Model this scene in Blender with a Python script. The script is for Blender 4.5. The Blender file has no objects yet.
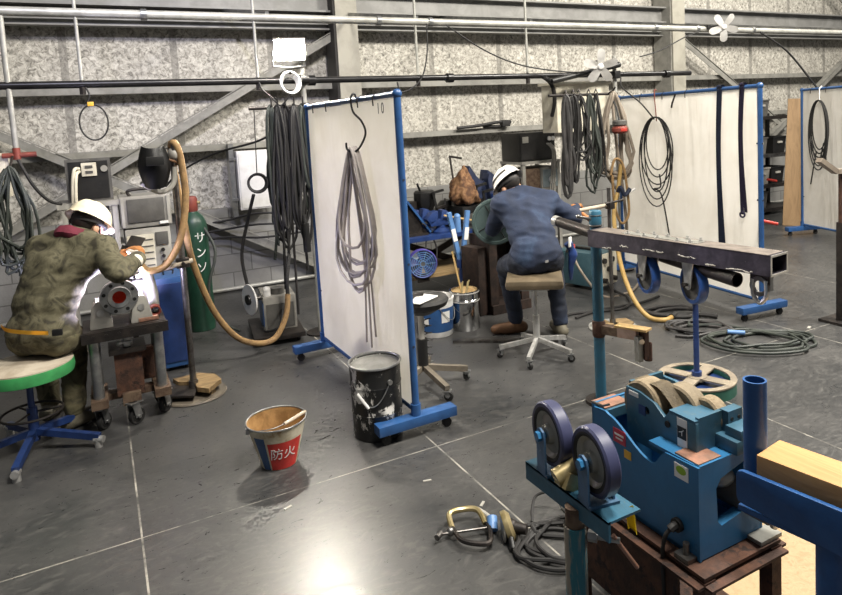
import bpy, bmesh, math, random
from mathutils import Vector as V, Matrix as M, Quaternion as Q, noise
random.seed(11)
S = bpy.context.scene; COL = S.collection
PI = math.pi; WM = {}
def lin(h):
    h = h.lstrip('#'); o = []
    for i in (0, 2, 4):
        c = int(h[i:i+2], 16)/255
        o.append(c/12.92 if c <= .04045 else ((c+.055)/1.055)**2.4)
    return (*o, 1)
# ---------------------------------------------------------------- materials
MT = {}
def nmat(name):
    m = bpy.data.materials.new(name); m.use_nodes = True
    t = m.node_tree; b = t.nodes['Principled BSDF']
    MT[name] = m
    return m, t, b
def nd(t, kind, **kw):
    n = t.nodes.new(kind)
    for k, v in kw.items():
        if k in n.inputs: n.inputs[k].default_value = v
        else: setattr(n, k, v)
    return n
def ramp(t, src, stops):
    r = t.nodes.new('ShaderNodeValToRGB'); e = r.color_ramp.elements
    while len(e) < len(stops): e.new(.5)
    for i, (p, c) in enumerate(stops):
        e[i].position = p; e[i].color = c if not isinstance(c, (int, float)) else (c, c, c, 1)
    t.links.new(src, r.inputs[0]); return r.outputs[0]
def mixc(t, f, a, b):
    n = t.nodes.new('ShaderNodeMix'); n.data_type = 'RGBA'
    for i, s in ((0, f), (6, a), (7, b)):
        if hasattr(s, 'is_linked'): t.links.new(s, n.inputs[i])
        else: n.inputs[i].default_value = s
    return n.outputs[2]
def mth(t, op, a, b=0.0, c=0.0):
    n = t.nodes.new('ShaderNodeMath'); n.operation = op
    for i, s in enumerate((a, b, c)):
        if hasattr(s, 'is_linked'): t.links.new(s, n.inputs[i])
        else: n.inputs[i].default_value = s
    return n.outputs[0]
def noi(t, scale, detail=4, rough=.6, dist=0, sc=None):
    tc = t.nodes.new('ShaderNodeTexCoord'); n = t.nodes.new('ShaderNodeTexNoise')
    n.inputs['Scale'].default_value = scale; n.inputs['Detail'].default_value = detail
    n.inputs['Roughness'].default_value = rough; n.inputs['Distortion'].default_value = dist
    if sc:
        mp = t.nodes.new('ShaderNodeMapping'); mp.inputs['Scale'].default_value = sc
        t.links.new(tc.outputs['Object'], mp.inputs[0]); t.links.new(mp.outputs[0], n.inputs['Vector'])
    else: t.links.new(tc.outputs['Object'], n.inputs['Vector'])
    return n.outputs['Fac']
def bump(t, b, src, st, d=.01):
    n = t.nodes.new('ShaderNodeBump'); n.inputs['Strength'].default_value = st; n.inputs['Distance'].default_value = d
    t.links.new(src, n.inputs['Height']); t.links.new(n.outputs[0], b.inputs['Normal'])
def mat(name, c1, c2=None, rough=.5, metal=0, sc=9, lo=.42, hi=.62, bs=0, bsc=40, c3=None, sc3=20, p3=(.62, .66), stretch=None, rv=0, coat=0):
    """principled surface: base colour c1 worn or dirtied towards c2 in noise patches, small chips of c3"""
    m, t, b = nmat(name)
    b.inputs['Roughness'].default_value = rough; b.inputs['Metallic'].default_value = metal
    if coat: b.inputs['Coat Weight'].default_value = coat
    col = None
    if c2:
        f = noi(t, sc, 6, .65, .3, stretch)
        col = ramp(t, f, [(lo, lin(c1)), (hi, lin(c2))])
        if rv: t.links.new(ramp(t, f, [(lo, rough), (hi, min(1, rough+rv))]), b.inputs['Roughness'])
    if c3:
        g = ramp(t, noi(t, sc3, 5, .7), [(p3[0], 0.), (p3[1], 1.)])
        col = mixc(t, g, col if col else lin(c1), lin(c3))
    if col: t.links.new(col, b.inputs['Base Color'])
    else: b.inputs['Base Color'].default_value = lin(c1)
    if bs: bump(t, b, noi(t, bsc, 5), bs)
    return m
# ---------------------------------------------------------------- mesh builder
def frame(p, q, up=None):
    d = V(q)-V(p); z = d.normalized()
    u = V(up) if up else (V((0, 0, 1)) if abs(z.z) < .95 else V((0, 1, 0)))
    x = u.cross(z).normalized(); y = z.cross(x)
    m = M((x, y, z)).transposed().to_4x4(); m.translation = V(p)
    return m, d.length
def cat(pts, n=8, closed=False):
    P = [V(p) for p in pts]; o = []; k = len(P)
    for i in range(k if closed else k-1):
        a = P[(i-1) % k] if closed or i else P[0]; b = P[i]; c = P[(i+1) % k]
        d = P[(i+2) % k] if closed or i+2 < k else P[-1]
        for j in range(n):
            s = j/n; o.append(.5*((2*b)+(c-a)*s+(2*a-5*b+4*c-d)*s*s+(3*b-a-3*c+d)*s**3))
    if not closed: o.append(P[-1].copy())
    return o
class MB:
    def __init__(s): s.b = bmesh.new(); s.mt = None
    def _x(s, vs, m):
        bmesh.ops.transform(s.b, matrix=m, verts=vs)
    def box(s, c, d, rz=0, bev=0, rot=None):
        r = bmesh.ops.create_cube(s.b, size=1)['verts']
        R = rot.to_4x4() if rot is not None else M.Rotation(rz, 4, 'Z')
        s._x(r, M.Translation(V(c)) @ R @ M.Diagonal((*d, 1)))
        if bev:
            es = list({e for v in r for e in v.link_edges})
            bmesh.ops.bevel(s.b, geom=es, offset=bev, segments=2, affect='EDGES', profile=.6)
        return s
    def bar(s, p, q, w, h, up=None, bev=0):
        m, L = frame(p, q, up); r = bmesh.ops.create_cube(s.b, size=1)['verts']
        s._x(r, m @ M.Translation((0, 0, L/2)) @ M.Diagonal((w, h, L, 1)))
        if bev:
            es = list({e for v in r for e in v.link_edges})
            bmesh.ops.bevel(s.b, geom=es, offset=bev, segments=2, affect='EDGES', profile=.6)
        return s
    def cyl(s, p, q, r, r2=None, n=20, bev=0):
        r2 = r if r2 is None else r2
        if bev:
            L = (V(q)-V(p)).length
            return s.lathe([(0, 0), (r-bev, 0), (r, bev), (r2, L-bev), (r2-bev, L), (0, L)], n, frame(p, q)[0])
        m, L = frame(p, q)
        return s.lathe([(0, 0), (r, 0), (r2, L), (0, L)], n, m)
    def pipe(s, p, q, r, t=.004, n=24):
        m, L = frame(p, q)
        return s.lathe([(r, 0), (r, L), (r-t, L), (r-t, 0), (r, 0)], n, m)
    def lathe(s, prof, n=28, m=None, a0=0, a1=2*PI):
        full = abs(a1-a0-2*PI) < 1e-6; rows = []
        for (r, z) in prof:
            if r < 1e-7: rows.append([s.b.verts.new((0, 0, z))])
            else:
                k = n if full else n+1
                rows.append([s.b.verts.new((r*math.cos(a0+(a1-a0)*i/n), r*math.sin(a0+(a1-a0)*i/n), z)) for i in range(k)])
        for A, B in zip(rows, rows[1:]):
            k = max(len(A), len(B)); rng = k if full else k-1
            for i in range(rng):
                j = (i+1) % k
                f = [A[i % len(A)]] + ([A[j]] if len(A) > 1 else []) + ([B[j]] if len(B) > 1 else []) + [B[i % len(B)]]
                f = list(dict.fromkeys(f))
                if len(f) > 2:
                    try: s.b.faces.new(f)
                    except ValueError: pass
        vs = [v for r in rows for v in r]
        if m is not None: s._x(vs, m)
        return s
    def tube(s, pts, r, n=8, closed=False, cap=True):
        P = [V(p) for p in pts]; k = len(P)
        T = [((P[(i+1) % k] if closed else P[min(i+1, k-1)])-(P[i-1] if (closed or i) else P[0])) for i in range(k)]
        T = [t.normalized() if t.length > 1e-9 else V((0, 0, 1)) for t in T]
        u = T[0].orthogonal().normalized(); rows = []; pt = T[0]
        for i in range(k):
            q = pt.rotation_difference(T[i]); u = q @ u; u = (u-T[i]*u.dot(T[i])).normalized(); pt = T[i]
            w = T[i].cross(u); rr = r[i] if isinstance(r, (list, tuple)) else r
            rows.append([s.b.verts.new(P[i]+rr*(math.cos(2*PI*a/n)*u+math.sin(2*PI*a/n)*w)) for a in range(n)])
        for i in range(k if closed else k-1):
            A, B = rows[i], rows[(i+1) % k]; off = 0
            if closed and i == k-1:
                off = min(range(n), key=lambda o: (A[0].co-B[o].co).length)
            for a in range(n):
                s.b.faces.new((A[a], A[(a+1) % n], B[(a+1+off) % n], B[(a+off) % n]))
        if cap and not closed:
            s.b.faces.new(rows[0][::-1]); s.b.faces.new(rows[-1])
        return s
    def ring(s, c, R, r, ax=(0, 0, 1), n=28, k=8):
        m, _ = frame(c, V(c)+V(ax))
        return s.tube([m @ V((R*math.cos(2*PI*i/n), R*math.sin(2*PI*i/n), 0)) for i in range(n)], r, k, True)
    def prism(s, poly, h, m=None, bev=0):
        lo = [s.b.verts.new((x, y, 0)) for x, y in poly]; hi = [s.b.verts.new((x, y, h)) for x, y in poly]
        k = len(poly); fs = []
        fs.append(s.b.faces.new(lo[::-1])); fs.append(s.b.faces.new(hi))
        for i in range(k): fs.append(s.b.faces.new((lo[i], lo[(i+1) % k], hi[(i+1) % k], hi[i])))
        if m is not None: s._x(lo+hi, m)
        if bev:
            es = list({e for f in fs for e in f.edges})
            bmesh.ops.bevel(s.b, geom=es, offset=bev, segments=2, affect='EDGES', profile=.6)
        return s
    def sph(s, c, r, u=16, v=10, rot=None):
        rr = r if isinstance(r, (tuple, list)) else (r, r, r)
        vs = bmesh.ops.create_uvsphere(s.b, u_segments=u, v_segments=v, radius=1)['verts']
        s._x(vs, M.Translation(V(c)) @ (rot.to_4x4() if rot is not None else M.Identity(4)) @ M.Diagonal((*rr, 1)))
        return s
    def grid(s, fn, nu, nv, th=0):
        g = [[s.b.verts.new(fn(i/nu, j/nv)) for j in range(nv+1)] for i in range(nu+1)]
        fs = [s.b.faces.new((g[i][j], g[i+1][j], g[i+1][j+1], g[i][j+1])) for i in range(nu) for j in range(nv)]
        if th: bmesh.ops.solidify(s.b, geom=fs, thickness=th)
        return s
    def nut(s, p, ax, r, h):
        m, _ = frame(p, V(p)+V(ax)); return s.lathe([(0, 0), (r, 0), (r, h), (0, h)], 6, m)
    def jig(s, amp, sc, seed=0):
        s.b.normal_update()
        for v in s.b.verts: v.co += v.normal*amp*noise.noise(v.co*sc+V((seed, 0, 0)))
        return s
    def build(s, name, m, parent=None, label=None, sm=38, origin=None):
        bmesh.ops.recalc_face_normals(s.b, faces=s.b.faces)
        P = WM[parent.name] if parent else M.Identity(4)
        vs = s.b.verts
        if origin is None:
            xs = [v.co for v in vs]
            lo = V([min(c[i] for c in xs) for i in range(3)]); hi = V([max(c[i] for c in xs) for i in range(3)])
            origin = V(((lo.x+hi.x)/2, (lo.y+hi.y)/2, lo.z))
        else: origin = V(origin)
        Wm = M.Translation(origin) @ P.to_3x3().to_4x4() if parent else M.Translation(origin)
        bmesh.ops.transform(s.b, matrix=Wm.inverted(), verts=vs)
        me = bpy.data.meshes.new(name); s.b.to_mesh(me); s.b.free()
        me.polygons.foreach_set('use_smooth', [True]*len(me.polygons))
        me.set_sharp_from_angle(angle=math.radians(sm))
        o = bpy.data.objects.new(name, me); COL.objects.link(o)
        for x in (m if isinstance(m, (list, tuple)) else [m]): me.materials.append(MT[x] if isinstance(x, str) else x)
        if parent:
            o.parent = parent; o.matrix_basis = P.inverted() @ Wm
        else: o.matrix_basis = Wm
        WM[o.name] = Wm
        if label: o['label'] = label
        return o
def T(o, label=None, c=None, group=None, kind=None):
    if label: o['label'] = label
    if c: o['category'] = c
    if group: o['group'] = group
    if kind: o['kind'] = kind
    return o
def thing(name, label, c, loc, rz=0, group=None):
    o = bpy.data.objects.new(name, None); COL.objects.link(o)
    o.empty_display_size = .1
    o.location = loc; o.rotation_euler = (0, 0, rz)
    WM[o.name] = M.Translation(V(loc)) @ M.Rotation(rz, 4, 'Z')
    return T(o, label, c, group)
def st(o): o['kind'] = 'structure'; return o
def dup(o, parent=None, loc=None, rz=None, label=None):
    c = o.copy(); COL.objects.link(c)
    if parent: c.parent = parent
    for ch in list(o.children): dup(ch, c)
    if loc is not None: c.location = loc
    if rz is not None: c.rotation_euler = (0, 0, rz)
    if label: c['label'] = label
    return c
def hank(P, u, n, top, wid, ln, loops, r, seed, nb=22, spread=.02, thick=.03):
    """a cable wound into long loops hung from the point P, plane spanned by u and -z; n is out of the plane"""
    R = random.Random(seed); u = V(u).normalized(); n = V(n).normalized(); pts = []
    for k in range(loops):
        w = wid*R.uniform(.55, 1.08); L = ln*R.uniform(.72, 1.05); sx = R.uniform(-spread, spread); sn = R.uniform(-thick, thick)
        ph = R.uniform(-.25, .25)
        for i in range(nb):
            a = 2*PI*i/nb; c = (1-math.cos(a))/2
            wob = math.sin(a)*w*(.25+.75*c**.6)
            tw = noise.noise(V((k*3.7+seed, a*1.3, .5)))*wid*.75*c; tn = noise.noise(V((k*1.7, a*1.1, seed)))*thick*1.2*c
            pts.append(V(P)+u*(wob+tw+sx*(.3+c)+ph*.1*math.sin(2*a))+n*tn+n*(sn*(.4+math.sin(a/2))+.004*math.sin(3*a+k))+V((0, 0, top-L*c)))
    return pts
def text(name, s, size, mt, m, parent, th=.0008, ext=None):
    cu = bpy.data.curves.new(name, 'FONT'); cu.body = s; cu.size = size; cu.extrude = th; cu.align_x = 'CENTER'; cu.align_y = 'CENTER'
    cu.space_line = 1.0
    t = bpy.data.objects.new('tmp_text', cu); COL.objects.link(t)
    dg = bpy.context.evaluated_depsgraph_get(); me = bpy.data.meshes.new_from_object(t.evaluated_get(dg))
    bpy.data.objects.remove(t); b = MB(); b.b.from_mesh(me)
    if callable(m):
        for v in b.b.verts: v.co = m(v.co)
    else: b._x(b.b.verts, m)
    return b.build(name, mt, parent)
def caster(name, c, r, w, parent, mw='black_rubber', mf='galv', yaw=0, h=None):
    """swivel caster under the point c (its top plate); wheel touches c.z-h"""
    h = h or r*2.5; c = V(c); d = V((math.cos(yaw), math.sin(yaw), 0)); s = V((-d.y, d.x, 0))
    ax = c-V((0, 0, h-r))+d*r*.35
    f = MB(); f.box(c-V((0, 0, .003)), (r*1.7, r*1.7, .006), yaw); f.cyl(c-V((0, 0, .02)), c, r*.55)
    for k in (-1, 1):
        f.bar(c-V((0, 0, .014))+s*k*w*.75, ax+s*k*w*.75, .004, r*.9, up=tuple(d))
    f.cyl(ax-s*w*.95, ax+s*w*.95, r*.2, n=10)
    fo = f.build(name, mf, parent)
    wh = MB(); m, _ = frame(ax-s*w/2, ax+s*w/2)
    wh.lathe([(r*.3, 0), (r*.62, 0), (r*.68, w*.1), (r*.93, w*.05), (r, w*.25), (r, w*.75), (r*.93, w*.95), (r*.68, w*.9), (r*.62, w), (r*.3, w), (r*.3, 0)], 22, m)
    wh.build('wheel', mw, fo)
    return fo
# ---------------------------------------------------------------- palette
mat('galv', '#8f9090', '#a9a9a6', .38, .85, 14, bs=.05)
mat('steel', '#7d7b78', '#5a5552', .34, .9, 12)
mat('bright_steel', '#c4c3c0', '#a3a19d', .3, .6, 12)
mat('chrome', '#c9c9c9', None, .14, 1)
mat('mill_steel', '#4c4850', '#65606a', .42, .75, 14, .4, .66, bs=.1, bsc=60, c3='#8d8a8d', sc3=24, p3=(.66, .7))
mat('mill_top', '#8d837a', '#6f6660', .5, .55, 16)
mat('dark_steel', '#2b2827', '#3d3733', .5, .6, 10, bs=.15)
mat('rust', '#3f2b22', '#5b3d2e', .75, .25, 12, bs=.3, bsc=70, c3='#2d201b', sc3=15, p3=(.55, .62))
mat('rust_edge', '#6c5a49', '#4d3a2f', .7, .3, 20, bs=.2)
mat('frame_blue', '#2a5183', '#234572', .42, 0, 6, c3='#16356a', sc3=18, p3=(.64, .7), bs=.05)
mat('deep_blue', '#22386a', '#1b2d55', .38, 0, 7, bs=.05)
mat('stand_blue', '#23538c', '#1f487c', .4, 0, 9, bs=.08, bsc=140)
mat('teal_blue', '#2a5d75', '#2f5263', .45, .1, 10, .4, .65, c3='#5b4238', sc3=9, p3=(.68, .72), bs=.12)
mat('machine_teal', '#3f5c66', '#4a6670', .45, .1, 8)
mat('machine_blue', '#2e6d9b', '#2a6088', .4, .05, 5, .4, .66, c3='#2a4a5e', sc3=16, p3=(.66, .74), bs=.05)
mat('machine_head', '#3a6076', '#32525f', .45, .1, 7, c3='#57676b', sc3=12, p3=(.62, .72), bs=.08)
mat('worn_metal', '#a97d68', '#86695a', .5, .5, 20)
mat('light_blue', '#5b82b4', '#4c72a2', .45)
mat('black_paint', '#151515', '#1f1e1d', .45, .1, 9)
mat('black_rubber', '#171615', '#232120', .7, 0, 14)
mat('black_cable', '#161515', '#211f1e', .65, 0, 9)
mat('grey_black_cable', '#262525', '#343130', .6, 0, 9)
mat('green_cable', '#262b28', '#31362f', .6, 0, 9)
mat('grey_cable', '#a39b98', '#b3aba7', .45, 0, 9)
mat('taupe_hose', '#7d7266', '#8d8274', .55, 0, 9)
mat('leather_hose', '#96784f', '#7a6040', .75, 0, 18, bs=.3, bsc=90)
mat('yellow_hose', '#a88a50', '#927644', .55, 0, 12)
mat('orange_leather', '#b5713c', '#8d5326', .7, 0, 14, bs=.3)
mat('white_vinyl_trim', '#e9e7e2', None, .4)
mat('white_plastic', '#e4e2df', '#d6d4d0', .35, 0, 8)
mat('cream_paint', '#cfc9b8', '#bdb6a3', .5, 0, 6)
mat('cream_helmet', '#eae0c4', '#d8ccb0', .3, 0, 9, coat=.3)
mat('white_helmet', '#efece6', '#dedad2', .28, 0, 9, coat=.3)
mat('grey_case', '#8e8b84', '#7e7b75', .5, 0, 6)
mat('dark_case', '#4a4845', '#5a5854', .5, 0, 6)
mat('light_case', '#a09d95', '#8f8c85', .5, 0, 6)
mat('gas_green', '#19382b', '#1f4433', .4, 0, 8, c3='#0f3523', sc3=10, p3=(.6, .7))
mat('bright_green', '#3f9a58', '#37864c', .5, 0, 9)
mat('red_paint', '#a93228', '#8e2b22', .45, 0, 9)
mat('dull_red', '#7d3a2e', '#64302a', .55, 0, 9)
mat('purple_plastic', '#4f4690', '#433b80', .4, 0, 9)
mat('navy_strap', '#1a2238', '#212a40', .7, 0, 30)
mat('purple_strap', '#271f3c', '#211a33', .7, 0, 30)
mat('base_taupe', '#6b6357', '#595248', .5, 0, 9)
mat('seat_wood', '#a59885', '#c2b7a5', .6, 0, 5, bs=.1)
mat('seat_brown', '#564b3a', '#665a47', .5, 0, 7, bs=.2, bsc=30)
mat('skin', '#c79a7d', '#b98b6e', .55, 0, 12)
mat('dark_hair', '#1b1714', '#26201b', .6, 0, 40)
mat('boot_leather', '#5b5648', '#4a4538', .7, 0, 12, bs=.2)
mat('brown_boot', '#6a4a30', '#523820', .65, 0, 12, bs=.2)
mat('white_paper', '#dedcd8', None, .7)
mat('black_ink', '#161616', None, .6)
mat('red_label', '#b5384a', None, .5)
mat('yellow_label', '#d9a83a', None, .5)
mat('green_label', '#8fb02c', None, .5)
mat('yellow_film', '#d8c22c', '#c2a820', .3)
mat('kraft', '#b79a63', '#caa875', .75, 0, 12)
mat('brass', '#a3946e', '#85774f', .35, .55, 14)
mat('abrasive', '#8a7b64', '#74664f', .85, 0, 30, bs=.4, bsc=120)
mat('belt_stuff', '#6f6452', '#84765f', .8, 0, 12, bs=.3, bsc=100)
mat('urethane_blue', '#264d8f', '#204178', .35, 0, 9)
mat('urethane_violet', '#393c58', '#2f3148', .4, 0, 9)
mat('hub_grey', '#a09f98', '#83827b', .35, .5, 9)
mat('fork_blue', '#48688a', '#3c5870', .45, .2, 9)
mat('concrete_grey', '#8a8984', '#797873', .85, 0, 9, bs=.2)
mat('girt_paint', '#8f8d86', '#7c7a74', .6, .1, 7)
mat('beam_paint', '#7c7b78', '#8c8b88', .55, .1, 4)
mat('column_paint', '#a09c90', '#8d897e', .6, 0, 3)
mat('column_shade_side', '#3c3a37', '#2e2c2a', .6, 0, 3)  # shade on the column's left face, put into the colour
mat('pipe_white', '#b0afa8', '#97968f', .4, .3, 9)
mat('pipe_black', '#201f20', '#2b2a2a', .32, .4, 9)
mat('plank_old', '#8a7350', '#6b5738', .7, 0, 5, stretch=(1, 8, 8))
def fabric(name, stops, sc, rough=.85, fine=260, bs=.25, det=3):
    m, t, b = nmat(name); b.inputs['Roughness'].default_value = rough
    f = noi(t, sc, det, .55, .8); c = ramp(t, f, [(p, lin(h)) for p, h in stops])
    t.links.new(c, b.inputs['Base Color'])
    n2 = noi(t, 26, 4); n3 = noi(t, fine, 2)
    bump(t, b, mth(t, 'ADD', n2, mth(t, 'MULTIPLY', n3, .25)), bs, .012)
fabric('camo', [(.36, '#332f22'), (.44, '#4c4835'), (.56, '#615c47'), (.66, '#3d3a2a')], 13)
fabric('camo_trousers', [(.36, '#34301f'), (.46, '#4b4530'), (.58, '#5d5840'), (.66, '#3d3a27')], 11)
fabric('denim', [(.3, '#141c2d'), (.55, '#1f2b43'), (.76, '#33455f')], 4.5, det=5)
fabric('denim_dark', [(.3, '#10151f'), (.6, '#192132'), (.76, '#28344a')], 6, det=5)
fabric('maroon', [(.4, '#5e1f2c'), (.6, '#74283a')], 9)
fabric('leather_glove', [(.35, '#8a5a30'), (.55, '#a8713f'), (.7, '#c08a55')], 9)
fabric('glove_white', [(.35, '#a9a294'), (.6, '#c6c0b2')], 12)
fabric('rag_brown', [(.35, '#4a3222'), (.5, '#6f4e33'), (.65, '#876748')], 16)
# floor: dark coated concrete, trowel swirls, pale saw-cut joints
m, t, b = nmat('floor_concrete')
f1 = noi(t, 1.1, 7, .62, 1.2); f2 = noi(t, 6, 8, .7, 2.5, (1, 2.2, 1)); f3 = noi(t, 34, 5, .7, .6)
base = ramp(t, f1, [(.3, lin('#2c2d2e')), (.7, lin('#484746'))])
base = mixc(t, ramp(t, f2, [(.5, 0.), (.78, .7)]), base, lin('#64625e'))
base = mixc(t, ramp(t, f3, [(.55, 0.), (.75, .5)]), base, lin('#1c1a19'))
tc = nd(t, 'ShaderNodeTexCoord'); sx = nd(t, 'ShaderNodeSeparateXYZ'); t.links.new(tc.outputs['Object'], sx.inputs[0])
def joint(axis, at, w):
    d = mth(t, 'ABSOLUTE', mth(t, 'SUBTRACT', sx.outputs[axis], at)); return mth(t, 'LESS_THAN', d, w)
j = joint(1, 3.028, .0035)
for xx in (.0255, 1.445, 3.085, 4.5, 6.0): j = mth(t, 'MAXIMUM', j, joint(0, xx, .004))
jn = mth(t, 'MULTIPLY', j, ramp(t, noi(t, 3.5, 5, .7), [(.42, .06), (.6, .62)]))
base = mixc(t, jn, base, lin('#b9b4a8'))
t.links.new(base, b.inputs['Base Color'])
r = mth(t, 'ADD', ramp(t, f2, [(.3, .19), (.75, .44)]), mth(t, 'MULTIPLY', f3, .1))
t.links.new(r, b.inputs['Roughness']); b.inputs['Specular IOR Level'].default_value = .5
bump(t, b, mth(t, 'ADD', f2, mth(t, 'MULTIPLY', f3, .4)), .022, .01)
# wall: foil-faced fibre insulation between purlins, seams every metre
m, t, b = nmat('wall_insulation'); b.inputs['Roughness'].default_value = .8
f1 = noi(t, 22, 7, .72, .8); f2 = noi(t, 2.2, 4, .6); f3 = noi(t, 80, 3, .7)
base = ramp(t, f1, [(.36, lin('#56534d')), (.48, lin('#a6a298')), (.62, lin('#d6d2c8'))])
base = mixc(t, ramp(t, f2, [(.35, .0), (.7, .4)]), base, lin('#97928a'))
base = mixc(t, ramp(t, f3, [(.6, 0.), (.75, .5)]), base, lin('#e4e3df'))
tc = nd(t, 'ShaderNodeTexCoord'); sx = nd(t, 'ShaderNodeSeparateXYZ'); t.links.new(tc.outputs['Object'], sx.inputs[0])
d = mth(t, 'PINGPONG', mth(t, 'ADD', sx.outputs[0], .19), .5)
sm = mth(t, 'LESS_THAN', d, .035)
base = mixc(t, mth(t, 'MULTIPLY', sm, .62), base, lin('#6c6963'))
t.links.new(base, b.inputs['Base Color']); bump(t, b, f1, .35, .02)
# concrete block plinth
m, t, b = nmat('block_wall'); b.inputs['Roughness'].default_value = .85
tc = nd(t, 'ShaderNodeTexCoord'); mp = nd(t, 'ShaderNodeMapping'); mp.inputs['Rotation'].default_value = (PI/2, 0, 0)
t.links.new(tc.outputs['Object'], mp.inputs[0])
br = nd(t, 'ShaderNodeTexBrick'); t.links.new(mp.outputs[0], br.inputs['Vector'])
br.inputs['Color1'].default_value = lin('#7f7e7b'); br.inputs['Color2'].default_value = lin('#8a8986'); br.inputs['Mortar'].default_value = lin('#5c5b58')
br.inputs['Scale'].default_value = 1; br.inputs['Brick Width'].default_value = .4; br.inputs['Row Height'].default_value = .2; br.inputs['Mortar Size'].default_value = .006
c = mixc(t, ramp(t, noi(t, 3, 6, .7), [(.4, 0.), (.7, .5)]), br.outputs['Color'], lin('#66635e'))
t.links.new(c, b.inputs['Base Color']); bump(t, b, noi(t, 60, 4), .2)
# screen sheet: white vinyl, faint creases and grime, a little light passes through
m, t, b = nmat('vinyl_sheet'); b.inputs['Roughness'].default_value = .45
c = ramp(t, noi(t, 3, 5, .6, .5), [(.35, lin('#f3f0ea')), (.7, lin('#e8e4dc'))])
t.links.new(c, b.inputs['Base Color']); b.inputs['Subsurface Weight'].default_value = 0
bump(t, b, noi(t, 1.8, 3, .5, 1, (1, 1.5, .25)), .5, .05)
# black pail with scraped white paint
m, t, b = nmat('pail_black'); b.inputs['Roughness'].default_value = .4
g = ramp(t, noi(t, 13, 6, .72, .5, (1, 1, .7)), [(.55, 0.), (.575, 1.)])
g2 = ramp(t, noi(t, 4, 2), [(.36, 0.), (.44, 1.)])
c = mixc(t, mth(t, 'MULTIPLY', g, g2), lin('#171717'), lin('#c9c6c0')); t.links.new(c, b.inputs['Base Color'])
# wood
def wood(name, c1, c2, ck, axis=(1, 9, 9), sc=3):
    m, t, b = nmat(name); b.inputs['Roughness'].default_value = .55
    f = noi(t, sc, 5, .6, 1.2, axis); c = ramp(t, f, [(.3, lin(c1)), (.55, lin(c2)), (.7, lin(c1))])
    tc = nd(t, 'ShaderNodeTexCoord'); vo = nd(t, 'ShaderNodeTexVoronoi'); vo.inputs['Scale'].default_value = 3.2
    t.links.new(tc.outputs['Object'], vo.inputs['Vector'])
    k = ramp(t, vo.outputs['Distance'], [(.07, 1.), (.13, 0.)])
    t.links.new(mixc(t, k, c, lin(ck)), b.inputs['Base Color']); bump(t, b, f, .1)
wood('timber', '#a57b4b', '#b98f5c', '#64402a', (14, 1.3, 14), 2)
wood('plywood', '#8d7654', '#a48a68', '#776143', (2, 2, 2), 14)
wood('board_wood', '#7f6649', '#927757', '#6c5539', (6, 6, 1), 3)
def emit(name, col, s):
    m, t, b = nmat(name); b.inputs['Base Color'].default_value = lin(col)
    b.inputs['Emission Color'].default_value = lin(col); b.inputs['Emission Strength'].default_value = s
emit('led_glow', '#fff6e6', 800); emit('arc_glow', '#e6e0ff', 90); emit('hot_metal', '#8a2413', .14)
m, t, b = nmat('clear_plastic'); b.inputs['Base Color'].default_value = lin('#9aa3a6'); b.inputs['Roughness'].default_value = .1; b.inputs['Transmission Weight'].default_value = .7
# ---------------------------------------------------------------- setting
def stb(name, mb, m): return st(mb.build(name, m))
X0, X1 = -7, 19
stb('floor', MB().box(((X0+X1)/2, 2, -.05), (X1-X0, 11.2, .1)), 'floor_concrete').location  # top at z=0
bpy.data.objects['floor'].data.transform(M.Translation(V(bpy.data.objects['floor'].location))); bpy.data.objects['floor'].location = (0, 0, 0)
w = stb('wall_back', MB().box(((X0+X1)/2, 7.55, 3.2), (X1-X0, .1, 6.6)), 'wall_insulation')
w.data.transform(M.Translation(w.location)); w.location = (0, 0, 0)
p = stb('wall_plinth', MB().box(((X0+X1)/2, 7.44, .45), (X1-X0, .12, .9)), 'block_wall')
p.data.transform(M.Translation(p.location)); p.location = (0, 0, 0)
def girt(n, z, h=.07, y=7.38, d=.12):
    b = MB(); L = X1-X0
    b.box(((X0+X1)/2, y, z+h-.003), (L, d, .006)); b.box(((X0+X1)/2, y, z+.003), (L, d, .006)); b.box(((X0+X1)/2, y-d/2+.004, z+h/2), (L, .008, h))
    stb('trim_%d' % n, b, 'girt_paint')
girt(1, 2.145); girt(2, 1.53, .065)
b = MB(); L = X1-X0; cxx = (X0+X1)/2
for z, h in ((2.99, .02), (3.2, .02)): b.box((cxx, 7.3, z), (L, .2, h))
b.box((cxx, 7.3, 3.1), (L, .014, .2)); stb('trim_3', b, 'beam_paint')
b = MB(); b.box((cxx, 7.38, 2.865), (L, .02, .13)); b.box((cxx, 7.33, 2.805), (L, .12, .014)); b.box((cxx, 7.33, 2.925), (L, .12, .014)); b.box((cxx, 7.345, 2.865), (L, .09, .012))
stb('trim_4', b, 'beam_paint')
n = 5
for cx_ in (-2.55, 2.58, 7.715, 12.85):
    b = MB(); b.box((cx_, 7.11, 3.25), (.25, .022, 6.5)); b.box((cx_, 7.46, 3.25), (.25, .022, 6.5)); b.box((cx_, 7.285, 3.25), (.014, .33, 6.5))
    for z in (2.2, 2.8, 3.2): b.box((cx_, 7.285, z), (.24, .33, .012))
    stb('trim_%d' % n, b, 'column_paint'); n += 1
    stb('trim_%d' % n, MB().box((cx_-.135, 7.29, 3.25), (.02, .33, 6.5)), 'column_shade_side' if cx_ < 5 else 'girt_paint'); n += 1  # added side plate, coloured darker to stand for the unlit left face
def brace(p, q, y):
    global n
    b = MB(); P = V((p[0], y, p[1])); Qq = V((q[0], y, q[1])); b.bar(P, Qq, .008, .1, up=(0, 1, 0))
    d = (Qq-P).normalized(); s = V((d.z, 0, -d.x)); s = s if s.z < 0 else -s
    b.bar(P+s*.05+V((0, -.035, 0)), Qq+s*.05+V((0, -.035, 0)), .075, .008, up=(0, 1, 0))
    stb('trim_%d' % n, b, 'girt_paint'); n += 1
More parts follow.
